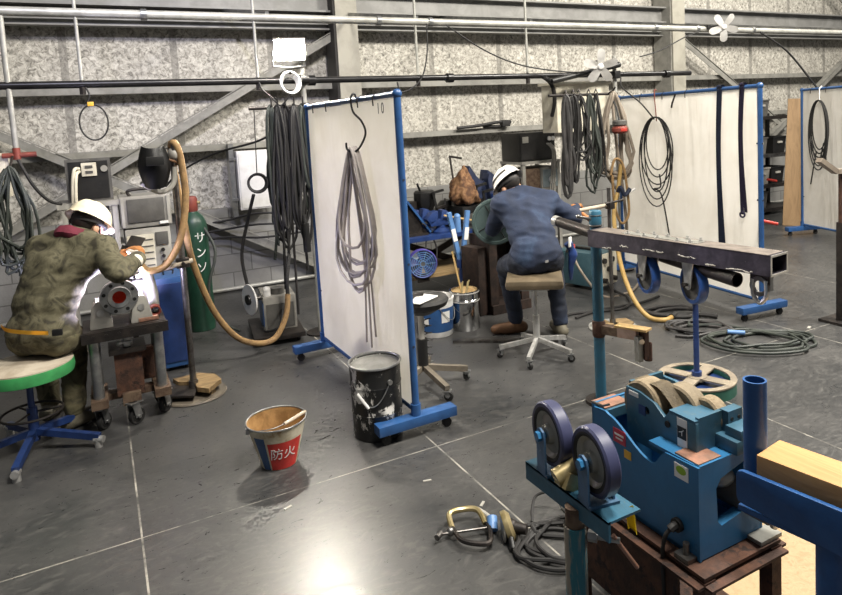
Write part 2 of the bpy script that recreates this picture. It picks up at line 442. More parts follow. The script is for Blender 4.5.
brace((2.5, 2.8), (-2.4, .03), 7.3); brace((-2.4, 2.78), (2.45, .03), 7.26)
brace((7.95, 2.8), (12.6, -.0), 7.3); brace((12.6, 2.8), (7.95, .0), 7.26)
brace((-2.4, 3.3), (.1, 5.0), 7.3); brace((12.7, 3.0), (10.6, 4.6), 7.3)
st(MB().tube([(X0, 7.33, .03), (3, 7.34, .03), (X1, 7.33, .03)], .022, 10).build('trim_%d' % n, 'pipe_white')); n += 1
# services hung from the roof
def rods(root, xs, z0, y, m='pipe_white'):
    for x in xs: MB().cyl((x, y, z0), (x, y, 6.2), .012, n=10).build('hanger_rod', m, root)
wp = thing('overhead_pipe', 'long white overhead pipe running along the wall above the black pipe', 'pipe', (0, 5.4, 2.6))
MB().tube([(-5, 5.4, 2.6), (2, 5.4, 2.6), (13.5, 5.4, 2.6)], .032, 14).build('pipe', 'pipe_white', wp)
for x in (-2.4, 1.3, 2.62, 3.86, 5.1, 6.4, 8, 9.5, 11.2):
    MB().bar((x, 5.4, 2.63), (x, 7.3, 2.98), .03, .04).build('bracket_arm', 'galv', wp)
for x in (.4, 2.25, 2.75, 5.5, 6.15, 7.1, 9.6): MB().cyl((x-.02, 5.4, 2.6), (x+.02, 5.4, 2.6), .042).build('collar', 'galv', wp)
MB().tube([(-.48, 5.4, 2.57), (-.48, 5.4, 2.2), (-.475, 5.4, 1.64)], .018, 10).build('drop_pipe', 'pipe_white', wp)
b = MB(); b.cyl((-.56, 5.4, 1.63), (-.36, 5.4, 1.63), .018); b.cyl((-.475, 5.4, 1.6), (-.475, 5.4, 1.68), .024); b.build('valve', 'dull_red', wp, 'red valve at the foot of the drop pipe')
bp = thing('overhead_pipe', 'black overhead pipe hung on thin rods below the white pipe', 'pipe', (0, 5.4, 2.1))
MB().tube([(-5, 5.4, 2.1), (1, 5.4, 2.102), (6.03, 5.4, 2.105)], .027, 14).build('pipe', 'pipe_black', bp)
for x in (1.62, 2.92, 5.66): MB().cyl((x-.03, 5.4, 2.1), (x+.03, 5.4, 2.1), .043).build('collar', 'pipe_black', bp)
rods(bp, (-2.3, -.04, 1.19, 2.6, 3.79), 2.1, 5.4)
for x in (-.04, 1.19, 2.6, 3.79): MB().cyl((x, 5.4, 2.03), (x, 5.4, 2.13), .02, n=8).build('clip', 'dark_steel', bp)
b = MB(); b.tube(cat([(-.02, 5.37, 2.08), (.0, 5.36, 2.02), (-.02, 5.36, 1.97), (.01, 5.36, 1.96)], 6), .006)
b.tube(cat([(.01+.09*math.sin(a), 5.36, 1.83-.125*-math.cos(a)) for a in [i*2*PI/14 for i in range(14)]], 3, True), .006, 6, True)
b.build('pull_cord', 'black_cable', bp, 'black cord loop with a yellow tag'); MB().box((.0, 5.355, 1.96), (.04, .012, .03), bev=.003).build('tag', 'yellow_label', bp)
lc = lambda pts, nm, lab, r=.007, m='black_cable': T(MB().tube(cat(pts, 8), r).build(nm, m), lab, 'cable')
lc([(2.7, 5.37, 2.58), (2.68, 5.36, 2.3), (2.6, 5.36, 2.08), (2.42, 5.36, 1.98), (2.38, 5.37, 2.07)], 'power_cable', 'short black cable drooping from white pipe to black pipe beside the left column')
lc([(2.9, 5.37, 2.57), (3.3, 5.36, 2.34), (3.7, 5.34, 2.2), (4.2, 5.3, 2.13), (4.5, 5.28, 2.13)], 'power_cable', 'long black cable sagging from the white pipe to the upper left white fan')
lc([(6.15, 5.36, 2.57), (5.9, 5.34, 2.5), (5.5, 5.33, 2.35), (5.2, 5.33, 2.28)], 'power_cable', 'dark cable slanting down from white pipe just left of the right column')
lc([(7.2, 5.37, 2.58), (7.6, 5.3, 2.35), (7.9, 5.2, 2.0), (8.0, 5.15, 1.85), (8.02, 5.1, 1.74)], 'power_cable', 'dark cable curving down from white pipe to the far right screen', .012)
lc([(-.47, 5.38, 1.6), (-.4, 5.38, 1.42), (-.32, 5.42, 1.3), (-.25, 5.5, 1.26)], 'power_cable', 'black cable curving from the red valve to the black outlet box', .011)
lc([(.6, 7.3, 1.2), (.7, 6.9, 1.35), (.95, 6.4, 1.52), (1.2, 5.7, 1.62), (1.35, 5.42, 1.72)], 'power_cable', 'black cable rising from behind the green cylinder to the cable bundle', .01)
for k, (z0, z1, z2) in enumerate(((.83, .79, .86), (.72, .7, .74), (.62, .62, .6))):
    lc([(.7+.05*k, 7.3, z0-.05), (1.1, 7.2, z1), (1.45, 7.0, z2+.0), (1.9, 6.9, z1)], 'power_cable', ('upper', 'middle', 'lowest')[k]+' of three dark cables stretched along the wall under the white cabinet', .011)
# white wall cabinet
c = thing('wall_cabinet', 'white electrical cabinet on the wall left of the hanging cables', 'cabinet', (1.46, 7.3, .9))
MB().box((1.46, 7.22, 1.2), (.34, .16, .62), bev=.006).build('body', 'white_plastic', c)
d = MB().box((1.46, 7.135, 1.2), (.31, .012, .59), bev=.004).build('door', 'white_plastic', c)
MB().box((1.59, 7.124, 1.2), (.02, .012, .06), bev=.003).build('latch', 'dark_steel', d)
b = MB()
b.box((1.25, 7.3, 1.2), (.05, .16, .78)); b.build('mounting_rail', 'galv', c)
for z in (1.0, 1.43): MB().box((1.28, 7.21, z), (.12, .02, .03)).build('bracket', 'galv', c)
# ---------------------------------------------------------------- left bay: pole, lamp, cables, screen
def screen(near, far, ht, label, flen=.47, fcol='frame_blue', near_foot=True, foff=0, clips=()):
    n = V((*near, 0)); f = V((*far, 0)); u = (f-n).normalized(); s = V((u.y, -u.x, 0)); L = (f-n).length
    mid = (n+f)/2
    t = thing('welding_screen', label, 'screen', mid, 0, 'white welding screens on blue frames')
    for e, g in ((n, -1), (f, 1)):
        MB().cyl(e+V((0, 0, .1)), e+V((0, 0, ht)), .02).sph(e+V((0, 0, ht)), .027).cyl(e+V((0, 0, .115)), e+V((0, 0, .18)), .028).build('post', fcol, t)
        rz = math.atan2(s.y, s.x)
        ft = MB().box(e+s*foff+V((0, 0, .09)), (flen, .078, .054), rz, .004).build('foot', fcol, t)
        for k in (-1, 1):
            c = e+s*(foff+k*(flen/2-.05))
            MB().cyl(c+u*-.012+V((0, 0, .026)), c+u*.012+V((0, 0, .026)), .026, n=14).bar(c+V((0, 0, .03)), c+V((0, 0, .068)), .03, .03).build('caster', 'black_rubber', ft)
    MB().cyl(n+V((0, 0, ht)), f+V((0, 0, ht)), .016).build('top_rail', fcol, t)
    MB().cyl(n+V((0, 0, .14)), f+V((0, 0, .14)), .014).build('bottom_rail', fcol, t)
    def fn(a, b):
        h = .15+(ht-.17)*b
        return n+u*(.022+(L-.044)*a)+s*(-.004+.008*math.sin(a*9+b*2)*math.sin(b*PI))+V((0, 0, h))
    sh = MB().grid(fn, 36, 24, .003).build('sheet', 'vinyl_sheet', t, sm=60)
    for e, g in ((n, 1), (f, -1)):
        for z in (.5, .95, 1.4): MB().cyl(e+u*g*-.022+V((0, 0, ht*z/1.85)), e+u*g*.035+V((0, 0, ht*z/1.85)), .007, n=8).build('tie', 'navy_strap', t)
    for k in clips:
        c = n+u*(L*k)+V((0, 0, ht)); b = MB()
        b.tube([c+s*-.02+V((0, 0, -.05)), c+s*-.022+V((0, 0, .0)), c+V((0, 0, .022)), c+s*.022+V((0, 0, -.01))], .004, 6)
        b.build('clip', 'dark_steel', t)
    return t, n, f, u, s
LS, ln, lf, lu, ls = screen((1.412, 3.2), (1.385, 4.76), 1.86, 'white welding screen on a blue frame behind the black pail', clips=(.18, .33, .7, .88))
tm = M.Translation(V((1.384, 3.37, 1.79))) @ M.Rotation(-PI/2-.03, 4, 'Z') @ M.Rotation(PI/2, 4, 'X')
text('printed_number', '1 0', .085, 'dark_case', tm, LS)
RS, rn, rf, ru, rs = screen((4.59, 3.428), (4.794, 5.221), 1.85, 'white welding screen with two straps and a cable loop hung on it', clips=(.1, .45, .62, .8))
FS, fn_, ff, fu, fs = screen((7.45, 3.72), (7.95, 5.33), 1.86, 'white welding screen at the far right beside the leaning board', clips=(.75, .9))
# pole carrying the lamp
p = thing('support_pole', 'grey pole behind the left screen carrying the lit floodlight', 'pole', (1.53, 5.33, 0))
MB().cyl((1.53, 5.33, .01), (1.53, 5.33, 2.24), .021).build('pole', 'pipe_white', p)
MB().cyl((1.53, 5.33, 0), (1.53, 5.33, .012), .12).build('base_plate', 'dark_steel', p)
b = MB(); b.box((1.53, 5.36, 2.1), (.08, .12, .08), bev=.008); b.cyl((1.5, 5.28, 2.1), (1.56, 5.28, 2.1), .035); b.build('clamp', 'black_paint', p)
b = MB(); b.cyl((1.08, 5.31, 1.885), (1.56, 5.31, 1.885), .014); b.box((1.53, 5.32, 1.885), (.06, .07, .06), bev=.005); b.build('hanger_arm', 'dark_steel', p)
# floodlight
fl = thing('floodlight', 'switched-on white LED floodlight on top of the grey pole', 'light', (1.43, 5.27, 2.2))
R = V((-.2, -.93, -.3)).to_track_quat('Z', 'Y').to_matrix()
cc = V((1.42, 5.25, 2.33))
MB().box(cc-R @ V((0, 0, .02)), (.25, .18, .035), rot=R, bev=.006).build('housing', 'grey_case', fl)
MB().box(cc+R @ V((0, 0, .002)), (.22, .15, .006), rot=R).build('lens', 'led_glow', fl)
b = MB(); b.tube([cc+V((-.13, .02, 0)), cc+V((-.13, .05, -.12)), cc+V((.0, .06, -.13)), cc+V((.13, .05, -.12)), cc+V((.13, .02, 0))], .008); b.cyl(cc+V((0, .06, -.13)), V((1.53, 5.33, 2.2)), .01); b.build('bracket', 'galv', fl)
for i in range(5): MB().box(cc+R @ V((-.1+.05*i, 0, -.045)), (.006, .16, .02), rot=R).build('cooling_fin', 'grey_case', fl)
x = thing('cord_reel', 'white coiled flex hooked on the clamp under the floodlight', 'cord', (1.42, 5.26, 1.98))
b = MB()
for k in range(4): b.ring((1.41, 5.255+.014*k, 2.075-.004*k), .085-.006*k, .009, (.2, -1, .1), 24)
b.build('coil', 'white_plastic', x); MB().cyl((1.41, 5.24, 2.15), (1.41, 5.33, 2.17), .012).build('hook', 'dark_steel', x)
lc([(1.40, 5.24, 1.99), (1.32, 5.26, 1.9), (1.25, 5.27, 1.97), (1.2, 5.33, 2.03), (1.19, 5.37, 2.09)], 'power_cable', 'thin black flex looping from the floodlight clamp to the black pipe', .006)
# cable hanks on the hanger arm
specs = [(1.24, 1.05, .055, 5, 'green_cable', .012), (1.29, 1.16, .075, 6, 'black_cable', .011), (1.35, .95, .085, 5, 'grey_black_cable', .0105), (1.42, 1.12, .07, 5, 'black_cable', .0115), (1.49, .9, .05, 4, 'green_cable', .0125)]
labs = ['leftmost thick dark cable hank hung beside the white wall cabinet', 'second dark cable hank from the wall cabinet', 'middle dark cable hank of the bundle under the floodlight', 'fourth dark cable hank from the wall cabinet', 'green-grey cable hank nearest the grey pole']
for k, (x, ln_, wd, lp, mt_, r) in enumerate(specs):
    c = thing('cable_hank', labs[k], 'cable', (x, 5.25, 1.9-ln_), 0, 'dark cable hanks beside the left screen')
    pts = hank((x, 5.27-.012*(k % 2), 1.9), (1, .12, 0), (0, 1, 0), 0, wd, ln_, lp, r, 20+k)
    tail = [pts[-1], pts[-1]+V((.01, -.02, -.4)), pts[-1]+V((.02*(k-2), -.02, -.95)), pts[-1]+V((.035*(k-2), .0, -1.2-.12*((k*2) % 5)))]
    MB().tube(pts+cat(tail, 8)[1:], r, 7).build('cable', mt_, c)
    MB().tube([(x-.0, 5.31, 1.86), (x, 5.24, 1.9), (x, 5.24, 1.96), (x, 5.29, 1.965)], .006, 6).build('hook', 'dark_steel', c)
MB().cyl((1.43, 5.2, .72), (1.425, 5.2, .95), .03).cyl((1.425, 5.2, .95), (1.42, 5.21, 1.02), .018).build('connector', 'black_paint', c, 'black cylindrical plug')
c2 = thing('cable_coil', 'small black coil hung in front of the white wall cabinet', 'cable', (1.1, 5.3, 1.2))
b = MB()
for k in range(3): b.ring((1.1, 5.29+.012*k, 1.3), .075-.005*k, .008, (.3, 1, 0), 22)
b.build('coil', 'black_cable', c2); MB().tube([(1.1, 5.3, 1.37), (1.11, 5.31, 1.6), (1.12, 5.31, 1.9)], .004, 6).build('tie', 'black_cable', c2)
# grey hank on the left screen
c = thing('cable_hank', 'pale grey cable hank hooked on the left welding screen', 'cable', (1.3, 3.8, .45))
hk = V((1.35, 3.7, 0))
pts = []
Rr = random.Random(5)
for k in range(9):
    L_ = Rr.uniform(.52, .78)+.022*k; w_ = Rr.uniform(.13, .3)*(1.15 if k > 5 else 1)
    for i in range(22):
        a = 2*PI*i/22; cc_ = (1-math.cos(a))/2
        tw = noise.noise(V((k*2.3, a*1.2, 4)))*.06*cc_
        pts.append(hk+V((-.03*cc_+(math.sin(a)*w_*(.22+.78*cc_**1.3)+tw)*.3-.012*(k % 4), -(math.sin(a)*w_*(.22+.78*cc_**1.3)+tw)*.9, 1.58-L_*cc_)))
MB().tube(pts, .0085, 7).build('cable', 'grey_cable', c)
for k, (dy, l) in enumerate(((.02, 1.12), (.05, 1.16), (.08, 1.1), (.16, 1.14))):
    P = hk+V((-.04, 0, 0)); MB().tube(cat([P+V((0, 0, 1.52)), P+V((.02+dy*.4, -.03, 1.0)), P+V((.02+dy*.6, -.03, .8)), P+V((dy, -.02, 1.53-l))], 8), .006, 6).build('tail', 'grey_cable', c)
P = hk+V((-.04, 0, 0)); MB().tube(cat([P+V((.085, .06, 1.84)), P+V((.075, .06, 1.895)), P+V((.05, .06, 1.87)), P+V((.055, .05, 1.79)), P+V((.07, -.04, 1.73)), P+V((.075, -.08, 1.66)), P+V((.05, -.05, 1.585)), P+V((.02, -.02, 1.555)), P+V((-.01, .01, 1.57)), P+V((-.015, 0.01, 1.61))], 8), .0065, 8).build('hook', 'black_paint', c, 'long black S hook')
MB().tube(cat([P+V((.1, -.0, 1.5)), P+V((.13, -.0, 1.2)), P+V((.15, -.03, .9)), P+V((.12, -.0, .6))], 8), .004, 6).build('tie', 'grey_cable', c)
# black pail
c = thing('pail', 'tall black steel pail with scraped white paint and a lid of grime', 'pail', (1.25, 3.36, 0))
pc = V((1.25, 3.36, 0)); mp = M.Translation(pc)
MB().lathe([(0, 0), (.132, 0), (.136, .004), (.138, .14), (.141, .145), (.138, .15), (.1395, .29), (.1425, .296), (.1395, .302), (.141, .405), (.138, .405), (.133, .01), (0, .01)], 36, mp).build('body', 'pail_black', c)
MB().ring(pc+V((0, 0, .407)), .142, .007, n=36).build('rim', 'galv', c, 'grey rolled rim')
MB().lathe([(0, .392), (.13, .388), (.138, .396), (.13, .382), (0, .382)], 32, mp).build('lid', 'concrete_grey', c, 'grey dusty top')
b = MB(); a = [pc+V((.146*math.cos(t_), .146*math.sin(t_), .325-.12*math.sin((t_-3.4)/1.5*PI)**1)) for t_ in [3.4+1.5*i/14 for i in range(15)]]
b.tube(a, .003, 6); h = b.build('handle', 'galv', c)
MB().cyl(a[6]+V((0, 0, -.01)), a[2]+V((-.004, 0, 0)), .009, n=10).build('grip', 'white_plastic', h)
for t_ in (3.4, 4.9): MB().cyl(pc+V((.134*math.cos(t_), .134*math.sin(t_), .325)), pc+V((.152*math.cos(t_), .152*math.sin(t_), .325)), .014, n=12).build('ear', 'galv', c)
# fire bucket
c = thing('fire_bucket', 'red and white fire bucket with a rusty inside standing alone on the floor', 'bucket', (.69, 3.34, 0))
bc = V((.69, 3.34, 0)); mp = M.Translation(bc)
mat('bucket_rust', '#a58050', '#7d5c33', .7, .1, 9, bs=.15); mat('bucket_white', '#cbc3ae', '#b1a58b', .5, .1, 9, c3='#8b7350', sc3=9, p3=(.6, .68)); mat('bucket_red', '#c2322a', '#a8281f', .45, 0, 9); mat('bucket_blue', '#2f4a70', '#3d5a80', .5, 0, 9)
prof = lambda z: .088+.062*z/.232
MB().lathe([(0, .012), (.086, .012), (prof(.23)-.003, .23), (prof(.232), .232), (.0885, .006), (.08, .0), (.078, .01), (0, .01)][:3], 40, mp).build('inside', 'bucket_rust', c, 'rusty tan inside')
MB().lathe([(.084, 0), (.0885, .002), (prof(.232), .232), (prof(.232)-.003, .232)], 40, mp).build('body', 'bucket_white', c)
MB().ring(bc+V((0, 0, .233)), prof(.233), .0045, n=40).build('rim', 'galv', c)
def patch(a0, a1, z0, z1, o): return MB().lathe([(prof(z0)+o, z0), (prof(z1)+o, z1)], 14, mp, a0, a1)
va = math.atan2(-3.34, -.69)
patch(va-.42, va+1.05, .004, .16, .0008).build('red_panel', 'bucket_red', c, 'red panel with white characters')
patch(va-.95, va-.5, .004, .19, .0008).build('blue_panel', 'bucket_blue', c, 'dark blue stripe')
def wrap(ang, zc, o):
    def f(co):
        z = zc+co.y; r_ = prof(z)+o+co.z*1; a = ang+co.x/prof(z); return bc+V((r_*math.cos(a), r_*math.sin(a), z))
    return f
text('lettering', '防火', .066, 'white_paper', wrap(va+.2, .092, .0016), c)
b = MB(); ha = va+PI/2+.35
e1 = bc+V((.15*math.cos(ha+PI), .15*math.sin(ha+PI), .215)); e2 = bc+V((.15*math.cos(ha), .15*math.sin(ha), .215))
nrm = V((math.cos(va), math.sin(va), 0))
w_ = cat([e1, e1+nrm*.05+V((0.03*math.cos(ha), .03*math.sin(ha), .01)), (e1+e2)/2+nrm*.12+V((0, 0, .024)), e2+nrm*.04+V((0, 0, .022)), e2], 8)
b.tube(w_, .003, 6); h = b.build('handle', 'galv', c)
MB().tube(w_[18:26], .009, 8).build('grip', 'seat_wood', h)
for e in (e1, e2): MB().box(e, (.02, .02, .03), va, .003).build('ear', 'galv', c)
# wire feeder machine on its dolly, behind
c = thing('wire_feeder', 'grey wire feeder with a white and black reel disc on a black dolly', 'machine', (1.18, 5.5, 0))
rz = -.12; R = M.Rotation(rz, 3, 'Z'); o_ = V((1.2, 5.52, 0)); G = lambda x, y, z: o_+R @ V((x, y, 0))+V((0, 0, z))
MB().box(G(0, 0, .06), (.4, .62, .04), rz, .005).build('dolly', 'dark_steel', c)
for sx_ in (-1, 1):
    for sy_ in (-1, 1):
        k = G(sx_*.15, sy_*.25, .022); MB().cyl(k-R @ V((.012, 0, 0)), k+R @ V((.012, 0, 0)), .022, n=14).bar(k, k+V((0, 0, .03)), .02, .02).build('wheel', 'black_rubber', c)
MB().box(G(.03, .05, .22), (.26, .42, .28), rz, .012).build('body', 'grey_case', c)
MB().box(G(.03, -.162, .2), (.22, .006, .2), rz).build('front_panel', 'dark_case', c)
MB().box(G(-.102, .03, .2), (.006, .36, .22), rz).build('side_panel', 'frame_blue', c, 'dull blue side panel')
MB().cyl(G(.03, -.05, .36), G(.03, -.05, .41), .055).build('spool_cover', 'dark_case', c)
MB().cyl(G(-.06, -.1, .36), G(-.06, -.1, .4), .03).sph(G(-.06, -.1, .41), .032).build('knob', 'white_plastic', c)
m_, _ = frame(G(-.19, -.06, .34), G(-.215, -.07, .34))
d_ = MB().lathe([(0, 0), (.125, 0), (.128, .006), (.125, .012), (0, .012)], 36, m_).build('reel_disc', 'white_plastic', c, 'white plastic reel disc')
MB().lathe([(0, .012), (.042, .012), (.04, .03), (0, .03)], 20, m_).build('hub', 'black_paint', d_)
MB().cyl(G(-.19, -.06, .34), G(-.09, -.04, .34), .02).build('axle', 'steel', c)
MB().tube(cat([G(-.2, .02, .45), G(-.22, .05, .7), G(-.15, .0, 1.0), G(-.1, -.1, 1.2)], 8), .014).build('liner', 'black_cable', c)
MB().tube(cat([G(.05, -.16, .25), G(.0, -.3, .15), G(-.1, -.25, .11), G(-.1, -.1, .12)], 8), .009).build('lead', 'black_cable', c)
# ---------------------------------------------------------------- hose post and hose
c = thing('hose_post', 'upright pipe stand on a round tan base behind the welding cart', 'stand', (.43, 4.56, 0))
hp = V((.43, 4.56, 0))
b = MB(); m_ = M.Translation(hp)
b.lathe([(0, 0), (.2, 0), (.205, .006), (.2, .014), (0, .014)], 36, m_); b.build('base', 'base_taupe', c)
b = MB(); b.prism([(.0, -.19), (.15, -.12), (.19, 0), (.15, .12), (0, .19), (-.02, .1), (.03, 0), (-.02, -.1)], .03, M.Translation(hp+V((-.02, 0, .05))) @ M.Rotation(.5, 4, 'Z')); 
for a in (-.7, .4, 1.5): b.box(hp+V((.13*math.cos(a), .13*math.sin(a), .03)), (.02, .05, .045), a)
b.build('raised_plate', 'plank_old', c, 'tan raised half plate')
b = MB(); b.prism([(-.18, -.08), (-.02, -.17), (.02, -.02), (-.03, .1), (-.17, .09)], .012, M.Translation(hp+V((0, 0, .045)))); b.box(hp+V((-.1, -.02, .03)), (.12, .02, .04)); b.build('lower_plate', 'dark_steel', c)
MB().cyl(hp+V((0, 0, .012)), hp+V((.0, 0, 1.6)), .02).cyl(hp+V((0, 0, .012)), hp+V((0, 0, .1)), .03).build('pole', 'steel', c)
b = MB(); b.box(hp+V((0, -.0, .885)), (.08, .07, .06), bev=.006); b.cyl(hp+V((0, -.06, .885)), hp+V((.0, .05, .885)), .012); b.build('clamp', 'dark_steel', c)
MB().cyl(hp+V((-.28, -.05, .845)), hp+V((.06, -.02, .895)), .015).build('arm', 'seat_wood', c, 'pale side arm')
MB().tube(cat([hp+V((0, 0, 1.6)), hp+V((0, -.02, 1.64)), hp+V((.0, -.08, 1.65)), hp+V((.0, -.1, 1.61))], 6), .014).build('hook', 'dark_steel', c)
hs = thing('torch_hose', 'tan leather-covered hose looped over the post and down to the feeder', 'hose', (.6, 4.7, .1))
MB().tube(cat([(.18, 4.43, .93), (.22, 4.44, .885), (.32, 4.46, .9), (.42, 4.47, 1.05), (.475, 4.48, 1.3), (.47, 4.47, 1.52), (.45, 4.46, 1.64), (.425, 4.5, 1.655), (.425, 4.56, 1.58), (.445, 4.63, 1.4), (.48, 4.72, 1.1), (.52, 4.8, .83), (.63, 4.88, .47), (.78, 4.95, .22), (.95, 5.02, .11), (1.09, 5.05, .12), (1.19, 5.08, .27), (1.22, 5.1, .43)], 10), .022, 10).build('sleeve', 'leather_hose', hs)
MB().tube(cat([(1.22, 5.1, .42), (1.23, 5.12, .55), (1.28, 5.2, .72)], 6), .015).build('lead', 'black_cable', hs)
# welding mask hung on the post
c = thing('welding_mask', 'black welding mask hung on top of the hose post', 'mask', (.33, 4.42, 1.4))
mc = V((.33, 4.42, 1.53))
def shell(a, b):
    th = -1.15+2.3*a; z = -.13+.25*b; r_ = .108-.05*abs(b-.5)**1.5*2
    return mc+V((-.02+r_*math.sin(th)*.95, -r_*math.cos(th)*1.05+.06, z-.03*(math.cos(th)-.5)))
MB().grid(shell, 20, 14, .005).build('shell', 'black_paint', c)
MB().box(mc+V((-.02, -.082, .03)), (.1, .01, .055), bev=.004).build('lens_frame', 'black_paint', c)
b = MB(); b.ring(mc+V((.04, .1, .02)), .085, .008, (.3, .2, 1), 24); b.build('headband', 'brown_boot', c)
MB().sph(mc+V((.1, .07, .06)), (.035, .05, .045)).build('knob', 'grey_case', c)
b = MB(); b.tube(cat([mc+V((-.1, .03, -.1)), mc+V((.0, .07, -.17)), mc+V((.08, .07, -.13)), mc+V((.1, .07, -.02))], 8), .016); b.build('chin_pad', 'light_case', c)
MB().tube([mc+V((.06, .1, .1)), V((.42, 4.5, 1.615))], .005).build('strap', 'dark_case', c)
# gas cylinder
c = thing('gas_cylinder', 'green gas cylinder with white characters against the wall', 'cylinder', (.69, 6.1, 0))
gc = V((.69, 6.1, 0)); m_ = M.Translation(gc)
MB().lathe([(0, 0), (.108, 0), (.114, .01), (.114, .88), (.108, .95), (.085, 1.0), (.05, 1.035), (.04, 1.05), (.04, 1.08), (0, 1.08)], 36, m_).build('body', 'gas_green', c)
b = MB(); b.cyl(gc+V((0, 0, 1.06)), gc+V((0, 0, 1.16)), .022); b.cyl(gc+V((-.02, 0, 1.12)), gc+V((.07, -.02, 1.12)), .014); b.build('valve', 'brass', c)
b = MB(); b.lathe([(.042, 1.04), (.05, 1.055), (.052, 1.15), (.042, 1.175), (.02, 1.18)], 20, m_); v_ = b.build('valve_guard', 'dull_red', c, 'red valve guard')
MB().cyl(gc+V((-.07, -.03, 1.1)), gc+V((-.1, -.06, 1.1)), .035).build('gauge', 'red_paint', c)
ga = math.atan2(-6.1, -.72)
def wrapc(ang, zc):
    def f(co):
        a = ang+co.x/.114; r_ = .1148+co.z; return gc+V((r_*math.cos(a), r_*math.sin(a), zc+co.y))
    return f
for k, ch in enumerate('サンソ'): text('lettering', ch, .1, 'white_paper', wrapc(ga+.42, .82-.13*k), c)
MB().tube(cat([gc+V((.05, -.05, .95)), gc+V((.14, -.15, .7)), gc+V((.05, -.25, .4)), gc+V((.1, -.3, .15)), gc+V((.25, -.4, .03))], 8), .012).build('gas_hose', 'green_cable', c)
# blue box
c = thing('cooling_unit', 'plain blue steel cabinet between the cart and the hose post', 'cabinet', (.385, 5.32, 0))
MB().box((.385, 5.32, .36), (.2, .42, .66), bev=.008).build('body', 'frame_blue', c)
MB().box((.385, 5.105, .36), (.17, .01, .58), bev=.003).build('front_panel', 'deep_blue', c)
for sx_ in (-1, 1):
    for sy_ in (-1, 1): MB().cyl((.385+sx_*.07, 5.32+sy_*.17, 0), (.385+sx_*.07, 5.32+sy_*.17, .035), .018).build('foot', 'black_rubber', c)
b = MB(); b.tube(cat([(.36, 5.25, .69), (.36, 5.25, .72), (.42, 5.25, .72), (.42, 5.25, .69)], 6), .006); b.build('handle', 'black_paint', c)
# two-tier power source on a trolley
c = thing('power_source', 'grey two-tier welding power source with vents and a handle', 'machine', (.3, 5.75, 0))
MB().box((.3, 5.75, .62), (.34, .36, .06)).build('shelf', 'dark_steel', c)
for sx_ in (-1, 1):
    for sy_ in (-1, 1): MB().box((.3+sx_*.15, 5.75+sy_*.16, .3), (.03, .03, .6)).build('leg', 'dark_steel', c)
lo_ = MB().box((.3, 5.75, .83), (.32, .34, .36), bev=.01).build('lower_unit', 'light_case', c)
MB().box((.245, 5.575, .82), (.19, .01, .28)).build('vent_panel', 'cream_paint', lo_)
for i in range(5): MB().box((.245, 5.568, .72+.05*i), (.17, .006, .008)).build('slot', 'dark_case', lo_)
MB().box((.395, 5.572, .92), (.09, .012, .1), bev=.003).build('control_panel', 'dark_case', lo_)
for i in range(3): MB().cyl((.395, 5.575, .73+.05*i), (.395, 5.555, .73+.05*i), .014, n=12).build('socket', 'dark_steel', lo_)
up_ = MB().box((.3, 5.75, 1.14), (.36, .36, .24), bev=.012).build('upper_unit', 'grey_case', c)
MB().box((.3, 5.565, 1.15), (.26, .012, .18), bev=.004).build('screen_panel', 'dark_case', up_)
MB().box((.14, 5.566, 1.14), (.02, .014, .22)).box((.46, 5.566, 1.14), (.02, .014, .22)).build('corner_guard', 'light_case', up_)
MB().box((.42, 5.557, 1.045), (.06, .004, .02)).build('nameplate', 'white_plastic', up_)
MB().tube(cat([(.2, 5.65, 1.26), (.2, 5.65, 1.305), (.4, 5.65, 1.305), (.4, 5.65, 1.26)], 6), .012).build('handle', 'dark_steel', up_)
# black outlet box on a rack
c = thing('equipment_rack', 'pale steel angle rack carrying the black outlet box', 'rack', (-.07, 5.78, 0))
for x in (-.24, .09):
    for y in (5.6, 5.95): MB().box((x, y, .62), (.035, .035, 1.24)).build('leg', 'light_case', c)
for z in (.9, 1.24): MB().box((-.075, 5.775, z), (.42, .4, .02)).box((-.075, 5.585, z-.01), (.42, .02, .04)).build('shelf', 'light_case', c)
MB().box((-.075, 5.78, 1.06), (.26, .3, .3), bev=.005).build('drawer_unit', 'dark_case', c)
c = thing('outlet_box', 'black steel box with a white socket panel on top of the rack', 'box', (-.06, 5.76, 1.25))
MB().box((-.06, 5.78, 1.41), (.29, .28, .31), bev=.004).build('body', 'black_paint', c)
b = MB(); b.box((-.06, 5.635, 1.41), (.3, .012, .32)); b.build('frame', 'dark_case', c)
MB().box((-.06, 5.628, 1.41), (.26, .01, .28)).build('door', 'black_paint', c)
pn = MB().box((-.055, 5.62, 1.49), (.1, .02, .1), bev=.003).build('socket_panel', 'cream_paint', c, 'cream socket panel')
for z in (1.47, 1.51): MB().box((-.055, 5.608, z), (.05, .006, .02)).build('socket', 'dark_case', pn)
MB().cyl((.045, 5.625, 1.49), (.045, 5.61, 1.49), .024).build('dial', 'grey_case', c)
MB().tube(cat([(-.12, 5.6, 1.5), (-.15, 5.55, 1.49), (-.17, 5.53, 1.35), (-.18, 5.53, 1.15), (-.2, 5.53, .9)], 8), .012).tube(cat([(-.12, 5.6, 1.48), (-.14, 5.54, 1.45), (-.155, 5.52, 1.3), (-.16, 5.52, 1.1), (-.17, 5.52, .9)], 8), .012).build('cable', 'cream_paint', c, 'two cream cables')
